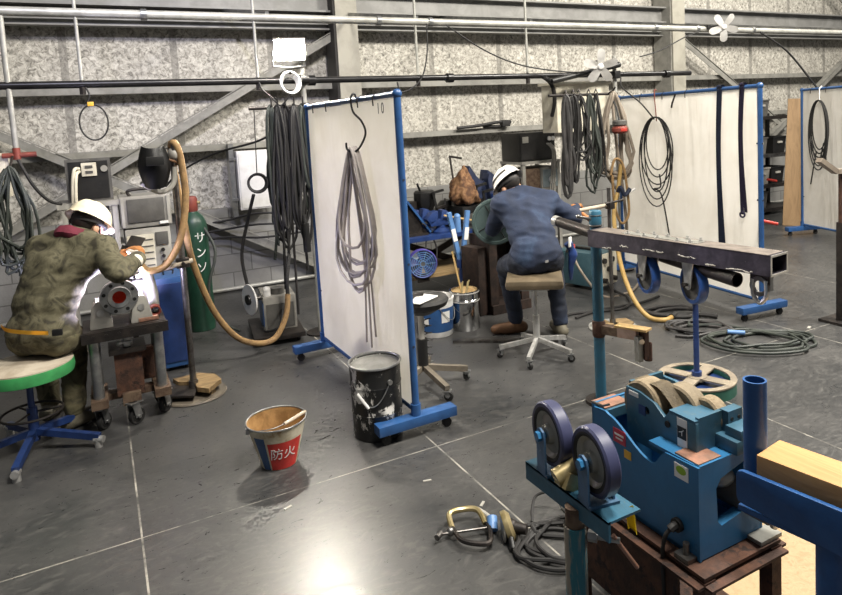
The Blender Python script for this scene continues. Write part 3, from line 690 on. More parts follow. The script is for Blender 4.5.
# hanging cables far left
c = thing('cable_hank', 'tangled green-grey cable hank hanging at the left edge under the valve', 'cable', (-.5, 5.1, .9))
MB().tube(hank((-.5, 5.12, 1.56), (1, 0, 0), (0, 1, 0), 0, .13, .7, 8, .01, 77, thick=.05), .01, 7).build('cable', 'green_cable', c)
MB().tube([(-.5, 5.12, 1.53), (-.5, 5.16, 1.56), (-.5, 5.38, 1.62)], .008).build('hook', 'dark_steel', c)
MB().tube(cat([(-.6, 5.1, 1.4), (-.55, 5.08, 1.15), (-.5, 5.07, .9), (-.48, 5.07, .7)], 8), .012).tube(cat([(-.42, 5.1, 1.35), (-.44, 5.08, 1.1), (-.5, 5.07, .85)], 8), .012).build('tail', 'green_cable', c)
c = thing('junction_box', 'beige box on the wall rail at the left edge behind hanging cables', 'box', (-.64, 5.4, 1.4))
MB().box((-.66, 5.47, 1.5), (.26, .1, .3), bev=.006).build('body', 'cream_paint', c); MB().box((-.66, 5.415, 1.5), (.22, .01, .26), bev=.004).build('lid', 'cream_paint', c)
MB().box((-.66, 5.46, 1.9), (.03, .02, .5)).build('hanger', 'galv', c)
# ---------------------------------------------------------------- figures
def capsule(b, p, q, r0, r1, n=16):
    m, L = frame(p, q) if (V(q)-V(p)).length > 1e-5 else (M.Translation(V(p)), 0)
    pr = [(r0*math.sin(a), -r0*math.cos(a)) for a in [PI/2*i/5 for i in range(5)]]+[(r0, 0), (r1, L)]+[(r1*math.cos(a), L+r1*math.sin(a)) for a in [PI/2*i/5 for i in range(1, 6)]]
    pr[0] = (0, -r0); pr[-1] = (0, L+r1); b.lathe(pr, n, m)
def blob(name, caps, ells, voxel, m, parent, sm_it=4, wr=0, wsc=9, seed=0, label=None, aniso=None):
    b = MB()
    for c in caps: capsule(b, *c)
    for e in ells: b.sph(e[0], e[1], 20, 12, e[2] if len(e) > 2 else None)
    bmesh.ops.recalc_face_normals(b.b, faces=b.b.faces)
    me = bpy.data.meshes.new('tmp'); b.b.to_mesh(me); b.b.free()
    o = bpy.data.objects.new('tmp', me); COL.objects.link(o)
    md = o.modifiers.new('r', 'REMESH'); md.mode = 'VOXEL'; md.voxel_size = voxel
    dg = bpy.context.evaluated_depsgraph_get(); dg.update()
    me2 = bpy.data.meshes.new_from_object(o.evaluated_get(dg)); bpy.data.objects.remove(o)
    b = MB(); b.b.from_mesh(me2)
    for _ in range(sm_it): bmesh.ops.smooth_vert(b.b, verts=b.b.verts, factor=.5, use_axis_x=True, use_axis_y=True, use_axis_z=True)
    if wr:
        b.b.normal_update()
        for v in b.b.verts:
            c = v.co*wsc+V((seed*7, seed*3, 0)); w = noise.noise(c+V((noise.noise(c*.6)*1.2, 0, 0)))
            d = 1-abs(noise.noise(V((c.x*.8, c.y*.8, c.z*2.1))*1.1))*2.2
            v.co += v.normal*wr*(.6*w+.55*d-.2)
    return b.build(name, m, parent, label, sm=180)
def hand_caps(w, d, n, side, curl=.5, k=1.0, grow=0.0):
    """palm and five unequal bent fingers; w wrist, d towards the knuckles, n the way the palm faces"""
    w = V(w); d = V(d).normalized(); n = V(n); n = (n-d*n.dot(d)).normalized(); s = d.cross(n)*side; C_ = []
    for o_ in (-.026, -.009, .009, .026): C_.append((w+d*.012*k+s*o_*.7*k, w+d*.085*k+s*o_*k, .0155*k+grow, .0125*k+grow))
    for f_, (o_, ln_) in enumerate(((.028, .072), (.0095, .08), (-.0095, .075), (-.027, .06))):
        p = w+d*.088*k+s*o_*k; a = 0; r = .0095*k
        for j, fr in enumerate((.45, .32, .23)):
            a += curl*(.7 if j == 0 else 1.05)+.04*f_
            dr = d*math.cos(a)+n*math.sin(a); q = p+dr*ln_*fr*1.15*k
            C_.append((p, q, r+grow, r*.9+grow)); p = q; r *= .9
    p = w+d*.028*k+s*.03*k; q = p+(d*.55+s*.62+n*.5).normalized()*.04*k; e = q+(d*.85+s*.05+n*.55).normalized()*.032*k
    C_.append((w+d*.015*k, p, .016*k+grow, .014*k+grow)); C_.append((p, q, .013*k+grow, .0105*k+grow)); C_.append((q, e, .0105*k+grow, .009*k+grow))
    return C_
def person(label, loc, J, mats, seed):
    """J: joints in world space (pelvis, belly, chest, neck, head, and sh/el/wr/hip/kn/an for R and L), facing f, head up hu and head forward hf"""
    t = thing('person', label, 'person', loc)
    f = V(J['f']).normalized(); up = (V(J['neck'])-V(J['pelvis'])).normalized(); rt = f.cross(V((0, 0, 1))).normalized()
    g = {k: V(v) for k, v in J.items() if isinstance(v, tuple)}
    hu = g['hu'].normalized(); hf = (g['hf']-hu*g['hf'].dot(hu)).normalized(); hr = hf.cross(hu)
    H = M((hr, hf, hu)).transposed(); hd = g['head']
    def torso(gr, k=1):
        C_ = [(g['pelvis']-rt*.07, g['pelvis']+rt*.07, .105+gr, .105+gr), (g['belly']-rt*.05, g['belly']+rt*.05, .105+gr, .105+gr), (g['chest']-rt*.07, g['chest']+rt*.07, .105+gr, .105+gr),
              (g['pelvis'], g['belly'], .115+gr, .115+gr), (g['belly'], g['chest'], .115+gr, .12+gr), (g['belly']-rt*.05, g['chest']-rt*.07, .1+gr, .1+gr), (g['belly']+rt*.05, g['chest']+rt*.07, .1+gr, .1+gr),
              (g['shR'], g['neck'], .066+gr, .07+gr), (g['shL'], g['neck'], .066+gr, .07+gr), (g['chest'], g['neck'], .11+gr, .075+gr*.6),
              (g['shR'], g['chest']+rt*.06, .068+gr, .1+gr), (g['shL'], g['chest']-rt*.06, .068+gr, .1+gr)]
        return C_
    def arm(s, gr, cuff=0.0):
        return [(g['sh'+s], g['el'+s], .057+gr, .044+gr), (g['el'+s], g['wr'+s]+(g['el'+s]-g['wr'+s]).normalized()*cuff, .043+gr, .03+gr)]
    def leg(s, gr, cuff=0.0):
        return [(g['hip'+s], g['kn'+s], .088+gr, .06+gr), (g['kn'+s], g['an'+s]+V((0, 0, cuff)), .058+gr, .038+gr)]
    def foot(s, gr):
        d = g['ft'+s].normalized(); a = g['an'+s]; fl = V((a.x, a.y, 0))
        return [(fl+V((0, 0, .035+gr))-d*.05, fl+V((0, 0, .032+gr))+d*.13, .034+gr, .03+gr), (fl+d*.04+V((0, 0, .032+gr)), fl+d*.17+V((0, 0, .026+gr)), .04+gr, .026+gr), (a, fl+V((0, 0, .045)), .038+gr, .036+gr)]
    caps = torso(0)+arm('R', 0)+arm('L', 0)+leg('R', 0)+leg('L', 0)+foot('R', 0)+foot('L', 0)+[(g['neck'], hd-hu*.05, .058, .054)]
    caps += hand_caps(g['wrR'], g['hdR'], g['pnR'], 1, J.get('cuR', .6))+hand_caps(g['wrL'], g['hdL'], g['pnL'], -1, J.get('cuL', .6))
    Hp = lambda x, y, z: hd+H @ V((x, y, z))
    ells = [(hd+hu*.03, (.076, .095, .092), H), (Hp(0, .02, -.05), (.06, .075, .07), H), (Hp(0, .07, -.095), (.028, .026, .02), H), (Hp(0, .102, -.02), (.014, .022, .026), H),
            (Hp(-.079, -.005, -.02), (.012, .022, .032), H), (Hp(.079, -.005, -.02), (.012, .022, .032), H), (Hp(0, .085, .02), (.05, .012, .012), H), (Hp(0, .09, -.062), (.024, .01, .007), H)]
    body = blob('body', caps, ells, .0065, 'skin', t, 3)
    for k in (-1, 1): MB().sph(Hp(.03*k, .084, .0), .011).build('eye', 'white_plastic', t)
    hb = MB(); hb.sph(hd+hu*.035-hf*.012, (.083, .097, .088), 20, 14, H); hb.build('hair', 'dark_hair', t)
    blob('jacket', torso(.022)+arm('R', .018, .0)+arm('L', .018, .0)+[(g['hem1'], g['hem2'], J.get('hr', .13), J.get('hr', .13))], [], .011, mats['jacket'], t, 3, .011, 8, seed)
    blob('trousers', [(g['pelvis']-rt*.07, g['pelvis']+rt*.07, .122, .122), (g['pelvis'], g['hipR'], .12, .11), (g['pelvis'], g['hipL'], .12, .11)]+leg('R', .022, .02)+leg('L', .022, .02), [], .011, mats['trousers'], t, 3, .009, 10, seed+3)
    for s in 'RL':
        blob('boot', foot(s, .012)+[(g['an'+s]+V((0, 0, .05)), g['an'+s], .052, .05)], [], .009, mats['boot'+s], t, 3)
        blob('glove', hand_caps(g['wr'+s], g['hd'+s], g['pn'+s], 1 if s == 'R' else -1, J.get('cu'+s, .6), 1, .0045)+[(g['wr'+s]-V(g['hd'+s]).normalized()*.05, g['wr'+s]+V(g['hd'+s]).normalized()*.02, .045, .036)], [], .0055, mats['glove'+s], t, 2)
    # helmet: shell with brim and ridges, harness band and chin strap
    Hm = M.Translation(hd+hu*.045-hf*.004) @ H.to_4x4() @ M.Rotation(-.12, 4, 'X')
    def dome(a, b):
        th = 2*PI*a; ph = PI/2*b
        r = math.cos(ph)**.85; x = .108*r*math.sin(th); y = .132*r*math.cos(th); z = .118*math.sin(ph)**.95-.012
        rid = max(0, 1-abs(x)/.014)*.006*(1 if b < .97 else 0)+max(0, 1-abs(abs(x)-.04)/.009)*.004
        br = .012+.022*max(0, math.cos(th)) if b == 0 else 0
        nn = V((math.sin(th), math.cos(th), 0))
        return Hm @ (V((x*1.02, y*1.0, z*1.0+rid))+nn*br+V((0, 0, -.006 if b == 0 else 0)))
    b = MB(); b.grid(dome, 48, 14); bmesh.ops.remove_doubles(b.b, verts=b.b.verts, dist=.0004)
    he = b.build('helmet', mats['helmet'], t, mats['helmlabel'], sm=60)
    if mats.get('vents'):
        for k in (-1, 1):
            b = MB(); pts = [Hm @ V((.108*.98*math.sin(k*(1.1+1.5*i/10))*math.cos(.28), .132*.99*math.cos(k*(1.1+1.5*i/10))*math.cos(.28), .034)) for i in range(11)]
            b.tube(pts, .009, 8); b.build('vent_slot', 'dark_case', he)
    b = MB(); b.ring(hd+hu*.012, .093, .012, tuple(hu), 30, 8); b.build('head_band', 'black_rubber', he)
    b = MB(); b.tube(cat([Hp(.085, 0, .01), Hp(.075, .04, -.08), Hp(0, .05, -.135), Hp(-.075, .04, -.08), Hp(-.085, 0, .01)], 6), .006); b.build('chin_strap', 'black_rubber', he)
    return t, g, Hp, rt
# ---------------------------------------------------------------- worker at the left cart
J1 = dict(f=(.55, .83, 0), pelvis=(-.355, 4.33, .65), belly=(-.325, 4.36, .8), chest=(-.245, 4.39, .975), neck=(-.16, 4.42, 1.12), head=(-.08, 4.47, 1.195),
          hu=(.36, .36, .85), hf=(.62, .55, -.55), shR=(-.02, 4.29, 1.07), shL=(-.325, 4.51, 1.085), elR=(.055, 4.13, .95), wrR=(.16, 4.34, .985), hdR=(.25, .9, .12), pnR=(-.75, .25, -.5), cuR=.75,
          elL=(-.07, 4.68, .92), wrL=(.08, 4.5, .985), hdL=(.62, -.4, .45), pnL=(.3, -.2, -.9), cuL=.6,
          hipR=(-.28, 4.28, .61), hipL=(-.43, 4.39, .61), knR=(-.22, 4.6, .5), knL=(-.4, 4.74, .5), anR=(-.25, 4.47, .1), anL=(-.39, 4.72, .1), ftR=(.6, .5, 0), ftL=(.3, .8, 0),
          hem1=(-.3, 4.29, .65), hem2=(-.41, 4.37, .65))
w1, g1, hp1, r1 = person('person in camouflage work clothes and cream helmet bent over a pipe flange', (-.43, 4.24, 0), J1,
    dict(jacket='camo', trousers='camo_trousers', bootR='boot_leather', bootL='boot_leather', gloveR='glove_white', gloveL='leather_glove', helmet='cream_helmet', helmlabel='cream helmet with a dark band'), 1)
b = MB(); b.tube(cat([hp1(0, -.085, -.1), hp1(.075, -.03, -.115), hp1(.07, .05, -.125), hp1(0, .075, -.14), hp1(-.07, .05, -.125), hp1(-.075, -.03, -.115)], 6, True), .03, 10, True); b.ring(g1['neck']+g1['hu'].normalized()*.03, .075, .042, tuple(g1['hu']), 26, 10); b.jig(.012, 22); b.build('neck_towel', 'maroon', w1, 'maroon towel round the neck')
bb = [(-.525, 4.3, .725), (-.49, 4.22, .715), (-.405, 4.165, .7), (-.3, 4.13, .685)]
b = MB(); b.grid(lambda a, c: cat(bb, 6)[min(18, int(a*18))]+V((-.012, -.022, .022*(c-.5))), 18, 2, .004); b.build('safety_belt', 'yellow_label', w1, 'yellow strap at the back of the waist')
b = MB(); b.box((-.27, 4.11, .68), (.05, .02, .035), -.2, .004); b.build('belt_pouch', 'black_paint', w1)
# hand-held face shield and torch
c = thing('face_shield', 'dark hand-held welding shield in front of the camouflaged worker', 'shield', (.1, 4.62, .8))
R = V((-.75, -.3, .35)).to_track_quat('Z', 'Y').to_matrix(); sc_ = V((.1, 4.57, .98))
def shl(a, b_): x = -.1+.2*a; y = -.13+.26*b_; return sc_+R @ V((x, y, .05*math.cos(x*12)-.05-.03*abs(y*6)**2))
MB().grid(shl, 12, 12, .004).build('shell', 'dark_case', c); MB().box(sc_+R @ V((0, .02, .006)), (.1, .08, .012), rot=R, bev=.003).build('lens', 'black_paint', c)
MB().cyl(sc_+R @ V((0, -.1, -.03)), sc_+R @ V((0, -.24, .02)), .013).build('handle', 'black_paint', c)
c = thing('welding_torch', 'welding torch in the right hand of the camouflaged worker', 'torch', (.12, 4.36, .9))
MB().tube(cat([(.185, 4.43, .93), (.16, 4.4, .945), (.12, 4.36, .94)], 6), .014).build('handle', 'orange_leather', c)
MB().tube(cat([(.12, 4.36, .94), (.085, 4.345, .93), (.07, 4.345, .912)], 6), .01).build('neck', 'black_paint', c)
MB().cyl((.072, 4.345, .918), (.062, 4.347, .897), .011, .008).build('nozzle', 'brass', c)
# ---------------------------------------------------------------- stool 1
c = thing('work_stool', 'round wooden-topped stool with a green rim and blue star base', 'stool', (-.44, 4.26, 0))
sc1 = V((-.44, 4.26, 0))
def star(c, root, n, L, a0, mt, z=.085, w=.04, wheel=None, tip='bright_steel'):
    for k in range(n):
        a = a0+2*PI*k/n; d = V((math.cos(a), math.sin(a), 0))
        l_ = MB().bar(c+V((0, 0, z+.035))+d*.02, c+d*L+V((0, 0, z-.015)), w*.9, w).build('leg', mt, root)
        e = c+d*(L-.01)
        if wheel: caster('caster', e+V((0, 0, z-.028)), wheel, wheel*.8, l_, yaw=a+.8, h=z-.028)
        else: MB().cyl(e+V((0, 0, 0)), e+V((0, 0, z-.02)), .02).cyl(e+d*-.02+V((0, 0, z-.03)), e+d*.03+V((0, 0, z-.03)), .02).build('glide', tip, l_)
m_ = M.Translation(sc1)
MB().lathe([(0, .488), (.215, .488), (.226, .492), (.226, .5), (.2, .506), (0, .507)], 40, m_).build('seat', 'seat_wood', c)
MB().lathe([(.0, .42), (.2, .42), (.226, .43), (.232, .46), (.228, .493), (.218, .493), (0, .487)], 40, m_).build('seat_rim', 'bright_green', c, 'bright green padded rim')
MB().cyl(sc1+V((0, 0, .1)), sc1+V((0, 0, .43)), .017).cyl(sc1+V((0, 0, .06)), sc1+V((0, 0, .25)), .027).build('column', 'deep_blue', c)
MB().ring(sc1+V((0, 0, .22)), .15, .007, n=32).build('foot_ring', 'dark_steel', c)
for k in range(3): MB().cyl(sc1+V((0, 0, .22)), sc1+V((.15*math.cos(k*2.1), .15*math.sin(k*2.1), .22)), .006).build('spoke', 'dark_steel', c)
star(sc1, c, 5, .36, -1.75, 'deep_blue', .075, .036)
# ---------------------------------------------------------------- welding cart with the flange
c = thing('welding_cart', 'rusty welding cart on casters with grey pipe legs', 'cart', (.04, 4.42, 0))
R = M.Rotation(.0, 3, 'Z'); o_ = V((.06, 4.42, 0)); G = lambda x, y, z: o_+R @ V((x, y, 0))+V((0, 0, z))
b = MB(); b.box(G(0, 0, .585), (.44, .32, .045)); b.box(G(.0, -.165, .575), (.46, .02, .06)); b.build('top', 'dark_steel', c)
for i in range(6): MB().cyl(G(-.17+.068*i, -.178, .58), G(-.17+.068*i, -.174, .58), .009, n=10).build('bolt_hole', 'dark_steel', c)
for x in (-.17, .17):
    for y in (-.1, .12): MB().cyl(G(x, y, .19), G(x, y, .565), .03).build('leg', 'galv', c)
b = MB()
for x in (-.17, .17): b.box(G(x, 0, .17), (.09, .32, .05))
b.box(G(0, .0, .165), (.3, .07, .04)); b.build('base_frame', 'rust_edge', c)
b = MB(); b.box(G(.0, -.03, .31), (.15, .15, .26)); b.build('column', 'rust', c)
MB().box(G(.0, -.03, .455), (.2, .2, .03)).build('clamp_plate', 'dark_steel', c)
b = MB(); b.cyl(G(0, -.08, .47), G(0, -.08, .56), .02); b.nut(G(0, -.08, .48), (0, 0, 1), .032, .025); b.cyl(G(-.04, -.1, .5), G(.03, -.1, .5), .01); b.sph(G(-.04, -.1, .5), .018); b.build('clamp_screw', 'bright_steel', c)
MB().box(G(.0, -.11, .165), (.1, .06, .07)).build('front_bracket', 'rust_edge', c)
MB().box(G(.14, .09, .3), (.14, .06, .2)).build('side_plate', 'rust', c)
for x, y, yw in ((-.17, -.1, .9), (.0, -.13, .6), (.17, -.05, .9), (-.17, .12, 2), (.17, .13, 2)): caster('caster', G(x, y, .145), .05, .034, c, mf='galv', yaw=yw, h=.145)
# V-block pair and flange
for k, x in ((-1, -.06), (1, .155)):
    t = thing('pipe_support', ('left' if k < 0 else 'right')+' pale casting cradling the pipe flange on the cart', 'support', (x, 4.36, .608))
    m_ = M.Translation(V((x, 4.3, .608))) @ M.Rotation(PI/2, 4, 'X') @ M.Translation(V((0, 0, -.13)))
    MB().prism([(-.06, 0), (.06, 0), (.06, .02), (.04, .13), (.02, .16), (-.02, .16), (-.04, .13), (-.06, .02)], .13, m_, .006).build('casting', 'light_case', t)
    MB().cyl((x, 4.295, .7), (x, 4.44, .7), .02).build('roller', 'bright_steel', t)
t = thing('pipe_flange', 'round grey pipe flange with bolt holes and a glowing bore', 'flange', (.055, 4.36, .64))
m_ = M.Translation(V((.045, 4.29, .78))) @ M.Rotation(.06, 4, 'Z') @ M.Rotation(-PI/2, 4, 'X')
MB().lathe([(.037, 0), (.06, -.006), (.065, 0), (.1, 0), (.104, .004), (.104, .026), (.1, .03), (.07, .03), (.037, .03), (.037, 0)], 44, m_).build('flange_ring', 'galv', t)
for k in range(8):
    a = k*PI/4+.3; q = m_ @ V((.083*math.cos(a), .083*math.sin(a), -.0012)); e = m_ @ V((.083*math.cos(a), .083*math.sin(a), .004))
    MB().cyl(q, e, .0105, n=14).build('bolt_hole', 'black_paint', t)
MB().lathe([(.037, 0), (.037, .2), (.06, .2), (.06, .03)], 36, m_).build('pipe_stub', 'mill_steel', t)
MB().lathe([(0, .15), (.0365, .15), (.0365, .012)], 32, m_).build('hot_bore', 'hot_metal', t, 'red hot inside of the bore')
MB().sph((.057, 4.36, .872), .009).build('weld_pool', 'arc_glow', t, 'dazzling welding arc')
t = thing('pipe_elbow', 'pale pipe bend standing on the right end of the cart', 'pipe', (.23, 4.48, .6))
MB().tube(cat([(.235, 4.48, .64), (.235, 4.5, .72), (.22, 4.52, .83), (.19, 4.54, .9)], 8), .032, 16).build('bend', 'purple_grey' if 'purple_grey' in MT else 'hub_grey', t)
m_, _ = frame((.235, 4.48, .64), (.235, 4.36, .625)); MB().lathe([(.026, 0), (.034, 0), (.034, .06), (.026, .06), (.026, 0)], 24, m_).build('stub', 'dull_red', t)
MB().box((.235, 4.49, .612), (.05, .06, .012)).build('foot', 'dark_steel', t)
T(MB().box((.19, 4.31, .622), (.11, .03, .022), .05, .002).build('copper_bar', 'worn_metal'), 'short copper-coloured bar lying on the cart beside the castings', 'bar')
t = thing('drum_roller', 'dark round blower housing behind the flange on the cart', 'drum', (.2, 4.58, .6)); 
b = MB(); b.cyl((.17, 4.51, .72), (.17, 4.57, .72), .1, n=32, bev=.006); b.build('housing', 'dark_case', t); MB().box((.17, 4.54, .62), (.12, .05, .03)).build('foot', 'dark_steel', t)
# ---------------------------------------------------------------- worker at the positioner
J2 = dict(f=(.25, .97, 0), pelvis=(2.72, 3.87, .71), belly=(2.74, 3.94, .85), chest=(2.785, 4.05, .985), neck=(2.8, 4.15, 1.105), head=(2.755, 4.22, 1.185),
          hu=(-.15, .6, .8), hf=(-.05, .75, -.6), shR=(2.985, 4.05, 1.06), shL=(2.63, 4.15, 1.06), elR=(3.16, 3.97, .915), wrR=(3.3, 4.13, .965), hdR=(.7, .6, .05), pnR=(.2, -.2, -.9), cuR=.75,
          elL=(2.65, 4.33, .86), wrL=(2.83, 4.43, .91), hdL=(.8, .45, .1), pnL=(.2, .1, -.9), cuL=.6,
          hipR=(2.83, 3.86, .67), hipL=(2.63, 3.9, .67), knR=(3.06, 4.13, .54), knL=(2.74, 4.3, .55), anR=(3.06, 4.06, .1), anL=(2.82, 4.32, .1), ftR=(.3, .9, 0), ftL=(-.75, .35, 0),
          hem1=(2.66, 3.88, .76), hem2=(2.79, 3.87, .76), hr=.115)
w2, g2, hp2, r2 = person('person in blue denim work clothes and white helmet seated with back turned', (2.72, 3.87, 0), J2,
    dict(jacket='denim', trousers='denim_dark', bootR='boot_leather', bootL='brown_boot', gloveR='leather_glove', gloveL='leather_glove', helmet='white_helmet', helmlabel='white vented helmet', vents=1), 5)
b = MB(); b.tube(cat([(2.96, 3.8, .78), (2.99, 3.79, .7), (2.98, 3.8, .6), (2.99, 3.82, .5)], 6), [.03, .034, .03, .03, .026, .03, .034, .036, .03, .03, .026, .022, .02, .02, .018, .016, .014, .012, .01][:19], 10); b.build('hip_rag', 'deep_blue', w2, 'blue rag hanging at the hip')
MB().box((2.955, 3.77, .79), (.05, .012, .07), .6, .003).build('tag', 'white_plastic', w2); MB().box((2.995, 3.785, .745), (.03, .02, .04), .6, .003).build('clip', 'red_paint', w2)
MB().box((2.71, 3.725, .69), (.03, .006, .016), .25).build('buckle', 'bright_steel', w2)
# stool 2
c = thing('work_stool', 'square brown padded stool with a chrome five-star base', 'stool', (2.65, 3.78, 0)); sc2 = V((2.65, 3.8, 0))
MB().box(sc2+V((0, 0, .555)), (.4, .36, .07), -.62, .03).build('seat', 'seat_brown', c)
MB().box(sc2+V((0, 0, .512)), (.2, .2, .02), -.62).cyl(sc2+V((0, 0, .28)), sc2+V((0, 0, .51)), .014).cyl(sc2+V((0, 0, .1)), sc2+V((0, 0, .3)), .024).build('column', 'bright_steel', c)
star(sc2, c, 5, .27, -1.15, 'bright_steel', .09, .03, .026)
# torch and stand 2
c = thing('torch_stand', 'thin steel pole on a round tan base between worker and teal post', 'stand', (3.5, 3.96, 0)); p2 = V((3.5, 3.96, 0)); m_ = M.Translation(p2)
MB().lathe([(0, 0), (.19, 0), (.195, .006), (.19, .012), (0, .012)], 36, m_).build('base', 'concrete_grey', c)
b = MB(); b.prism([(.02, -.15), (.13, -.1), (.16, .02), (.08, .06), (.03, .02)], .012, M.Translation(p2+V((0, 0, .03)))); b.prism([(-.15, -.06), (-.02, -.04), (.0, .1), (-.1, .13)], .012, M.Translation(p2+V((0, 0, .03)))); b.box(p2+V((.08, -.04, .02)), (.1, .05, .025)); b.box(p2+V((-.08, .03, .02)), (.06, .06, .025)); b.build('raised_plate', 'plank_old', c)
MB().cyl(p2+V((0, 0, .012)), p2+V((0, 0, 1.12)), .015).cyl(p2+V((0, 0, .012)), p2+V((0, 0, .07)), .024).build('pole', 'steel', c)
b = MB(); b.box(p2+V((0, -.01, .98)), (.05, .06, .05), bev=.004); b.cyl(p2+V((-.05, -.02, 1.0)), p2+V((.1, -.05, 1.02)), .009); b.build('clamp', 'dark_steel', c)
MB().cyl(p2+V((0, 0, .985)), p2+V((-.33, .1, .95)), .016).build('arm', 'seat_wood', c, 'pale side arm towards the worker')
c = thing('welding_torch', 'orange-handled torch in the right hand of the denim worker', 'torch', (3.35, 4.1, .85))
MB().tube(cat([(3.34, 4.17, .95), (3.38, 4.12, .9), (3.42, 4.06, .84), (3.4, 4.0, .8)], 8), .017).build('handle', 'orange_leather', c); MB().tube(cat([(3.34, 4.17, .95), (3.31, 4.22, .97), (3.28, 4.26, .94)], 6), .009).build('neck', 'black_paint', c); MB().cyl((3.282, 4.257, .945), (3.272, 4.275, .92), .011, .008).build('nozzle', 'brass', c)
hs = thing('torch_hose', 'yellow-brown hose hanging from the pole bundle down to the floor', 'hose', (4.0, 4.4, 0))
MB().tube(cat([(4.5, 4.9, 1.2), (4.45, 4.9, .95), (4.3, 4.8, .75), (4.1, 4.55, .5), (3.9, 4.25, .3), (3.83, 4.05, .13), (3.83, 3.9, .035), (3.9, 3.8, .022), (4.0, 3.82, .022)], 10), .02, 10).build('sleeve', 'yellow_hose', hs)
b = MB(); b.cyl((4.0, 3.82, .024), (4.06, 3.84, .03), .026); b.tube(cat([(4.06, 3.84, .03), (4.15, 3.8, .03), (4.25, 3.7, .025), (4.3, 3.62, .022)], 6), .022); b.build('coupling', 'black_rubber', hs)
# ---------------------------------------------------------------- positioner left of the worker
c = thing('welding_positioner', 'dark welding positioner with a large teal round table beside the denim worker', 'machine', (3.12, 5.02, 0)); q = V((3.12, 5.02, 0))
b = MB(); b.box(q+V((0, 0, .04)), (.4, .4, .08)); b.build('base', 'dark_rust' if 'dark_rust' in MT else mat('dark_rust', '#241c18', '#3a2b24', .7, .3, 12, bs=.2), c)
b = MB()
for k in (-1, 1): b.box(q+V((.16*k, 0, .38)), (.08, .34, .6))
b.box(q+V((0, .1, .38)), (.3, .1, .6)); b.build('column', 'dark_rust' if 'dark_rust' in MT else mat('dark_rust', '#241c18', '#3a2b24', .7, .3, 12, bs=.2), c)
MB().box(q+V((.02, 0, .72)), (.36, .36, .16), bev=.01).build('gear_case', 'dark_steel', c)
m_, _ = frame(q+V((-.25, -.36, .86)), q+V((-.43, -.67, .9)))
MB().cyl(q+V((-.04, -.1, .74)), q+V((-.27, -.4, .86)), .06).build('neck', 'dark_steel', c)
MB().lathe([(0, 0), (.07, 0), (.07, .12), (.12, .13), (.12, .2), (0, .2)], 28, m_).build('spindle', 'dark_rust' if 'dark_rust' in MT else mat('dark_rust', '#241c18', '#3a2b24', .7, .3, 12, bs=.2), c)
d_ = MB().lathe([(0, .2), (.18, .2), (.187, .206), (.187, .222), (.18, .228), (.16, .228), (.155, .222), (.03, .222), (.03, .2285), (0, .2285)], 44, m_).build('table', 'teal_plate' if 'teal_plate' in MT else mat('teal_plate', '#3b4b4a', '#455453', .5, .2, 8, bs=.1), c, 'large teal round table')
for k in range(4):
    a = k*PI/2+.5; MB().bar(m_ @ V((.05*math.cos(a), .05*math.sin(a), .224)), m_ @ V((.15*math.cos(a), .15*math.sin(a), .224)), .014, .006).build('slot', 'black_paint', d_)
b = MB(); b.cyl(q+V((.05, .1, .5)), q+V((.3, .2, .5)), .05); b.build('motor', 'dark_case', c)
T(MB().box((2.84, 4.98, .3), (.1, .22, .6), .2, .004).build('steel_offcut', 'dark_rust'), 'upright rusty steel block behind the seated denim worker', 'steel block')
T(MB().bar((2.3, 4.42, .012), (2.95, 3.95, .012), .05, .02).build('flat_bar', 'steel'), 'steel flat bar lying on the floor under the brown stool', 'bar')
# V-head jack
c = thing('pipe_jack', 'light blue V-head pipe jack stand beside the silver bin', 'stand', (2.8, 5.12, 0)); q = V((2.8, 5.14, 0))
for dx in (-.1, .09): MB().bar(q+V((dx*.15, 0, .46)), q+V((dx, 0, .9)), .038, .03).build('arm', 'light_blue', c); MB().bar(q+V((dx*.55, -.018, .64)), q+V((dx*.75, -.018, .75)), .04, .006).build('reflector', 'white_plastic', c)
b = MB(); b.cyl(q+V((0, 0, .03)), q+V((0, 0, .4)), .024); b.box(q+V((0, 0, .43)), (.07, .06, .08), bev=.006); b.build('post', 'deep_blue', c)
for k in range(3): a = 2.1*k+.4; MB().bar(q+V((0, 0, .2)), q+V((.24*math.cos(a), .24*math.sin(a), .012)), .025, .025).build('leg', 'deep_blue', c)
# silver bin with rods
c = thing('metal_bin', 'shiny silver cylindrical bin holding welding rods', 'bin', (2.56, 4.68, 0)); q = V((2.56, 4.68, 0)); m_ = M.Translation(q)
b = MB(); b.lathe([(0, 0), (.115, 0), (.118, .004), (.118, .23), (.122, .235), (.122, .25), (.118, .255), (.118, .3), (.122, .305), (.122, .325), (.114, .325), (.114, .01), (0, .01)], 36, m_); b.build('body', 'chrome', c)
MB().cyl(q+V((0, 0, .01)), q+V((0, 0, .27)), .112).build('contents', 'kraft', c, 'bundled rods')
for z in (.24, .31): MB().ring(q+V((0, 0, z)), .12, .005, n=32).build('hoop', 'bright_steel', c)
T(MB().bar((2.54, 4.68, .28), (2.5, 4.74, .64), .012, .012).build('welding_rod', 'kraft'), 'single long tan rod standing up out of the silver bin', 'rod')
for k in range(4): T(MB().cyl((2.56+.02*k-.03, 4.67+.03*(k % 2), .28), (2.6+.03*k-.05, 4.7+.03*(k % 2), .38), .006, n=8).build('welding_rod', 'brass'), 'short brass rod end poking out of the silver bin', 'rod', 'short rods in the silver bin')
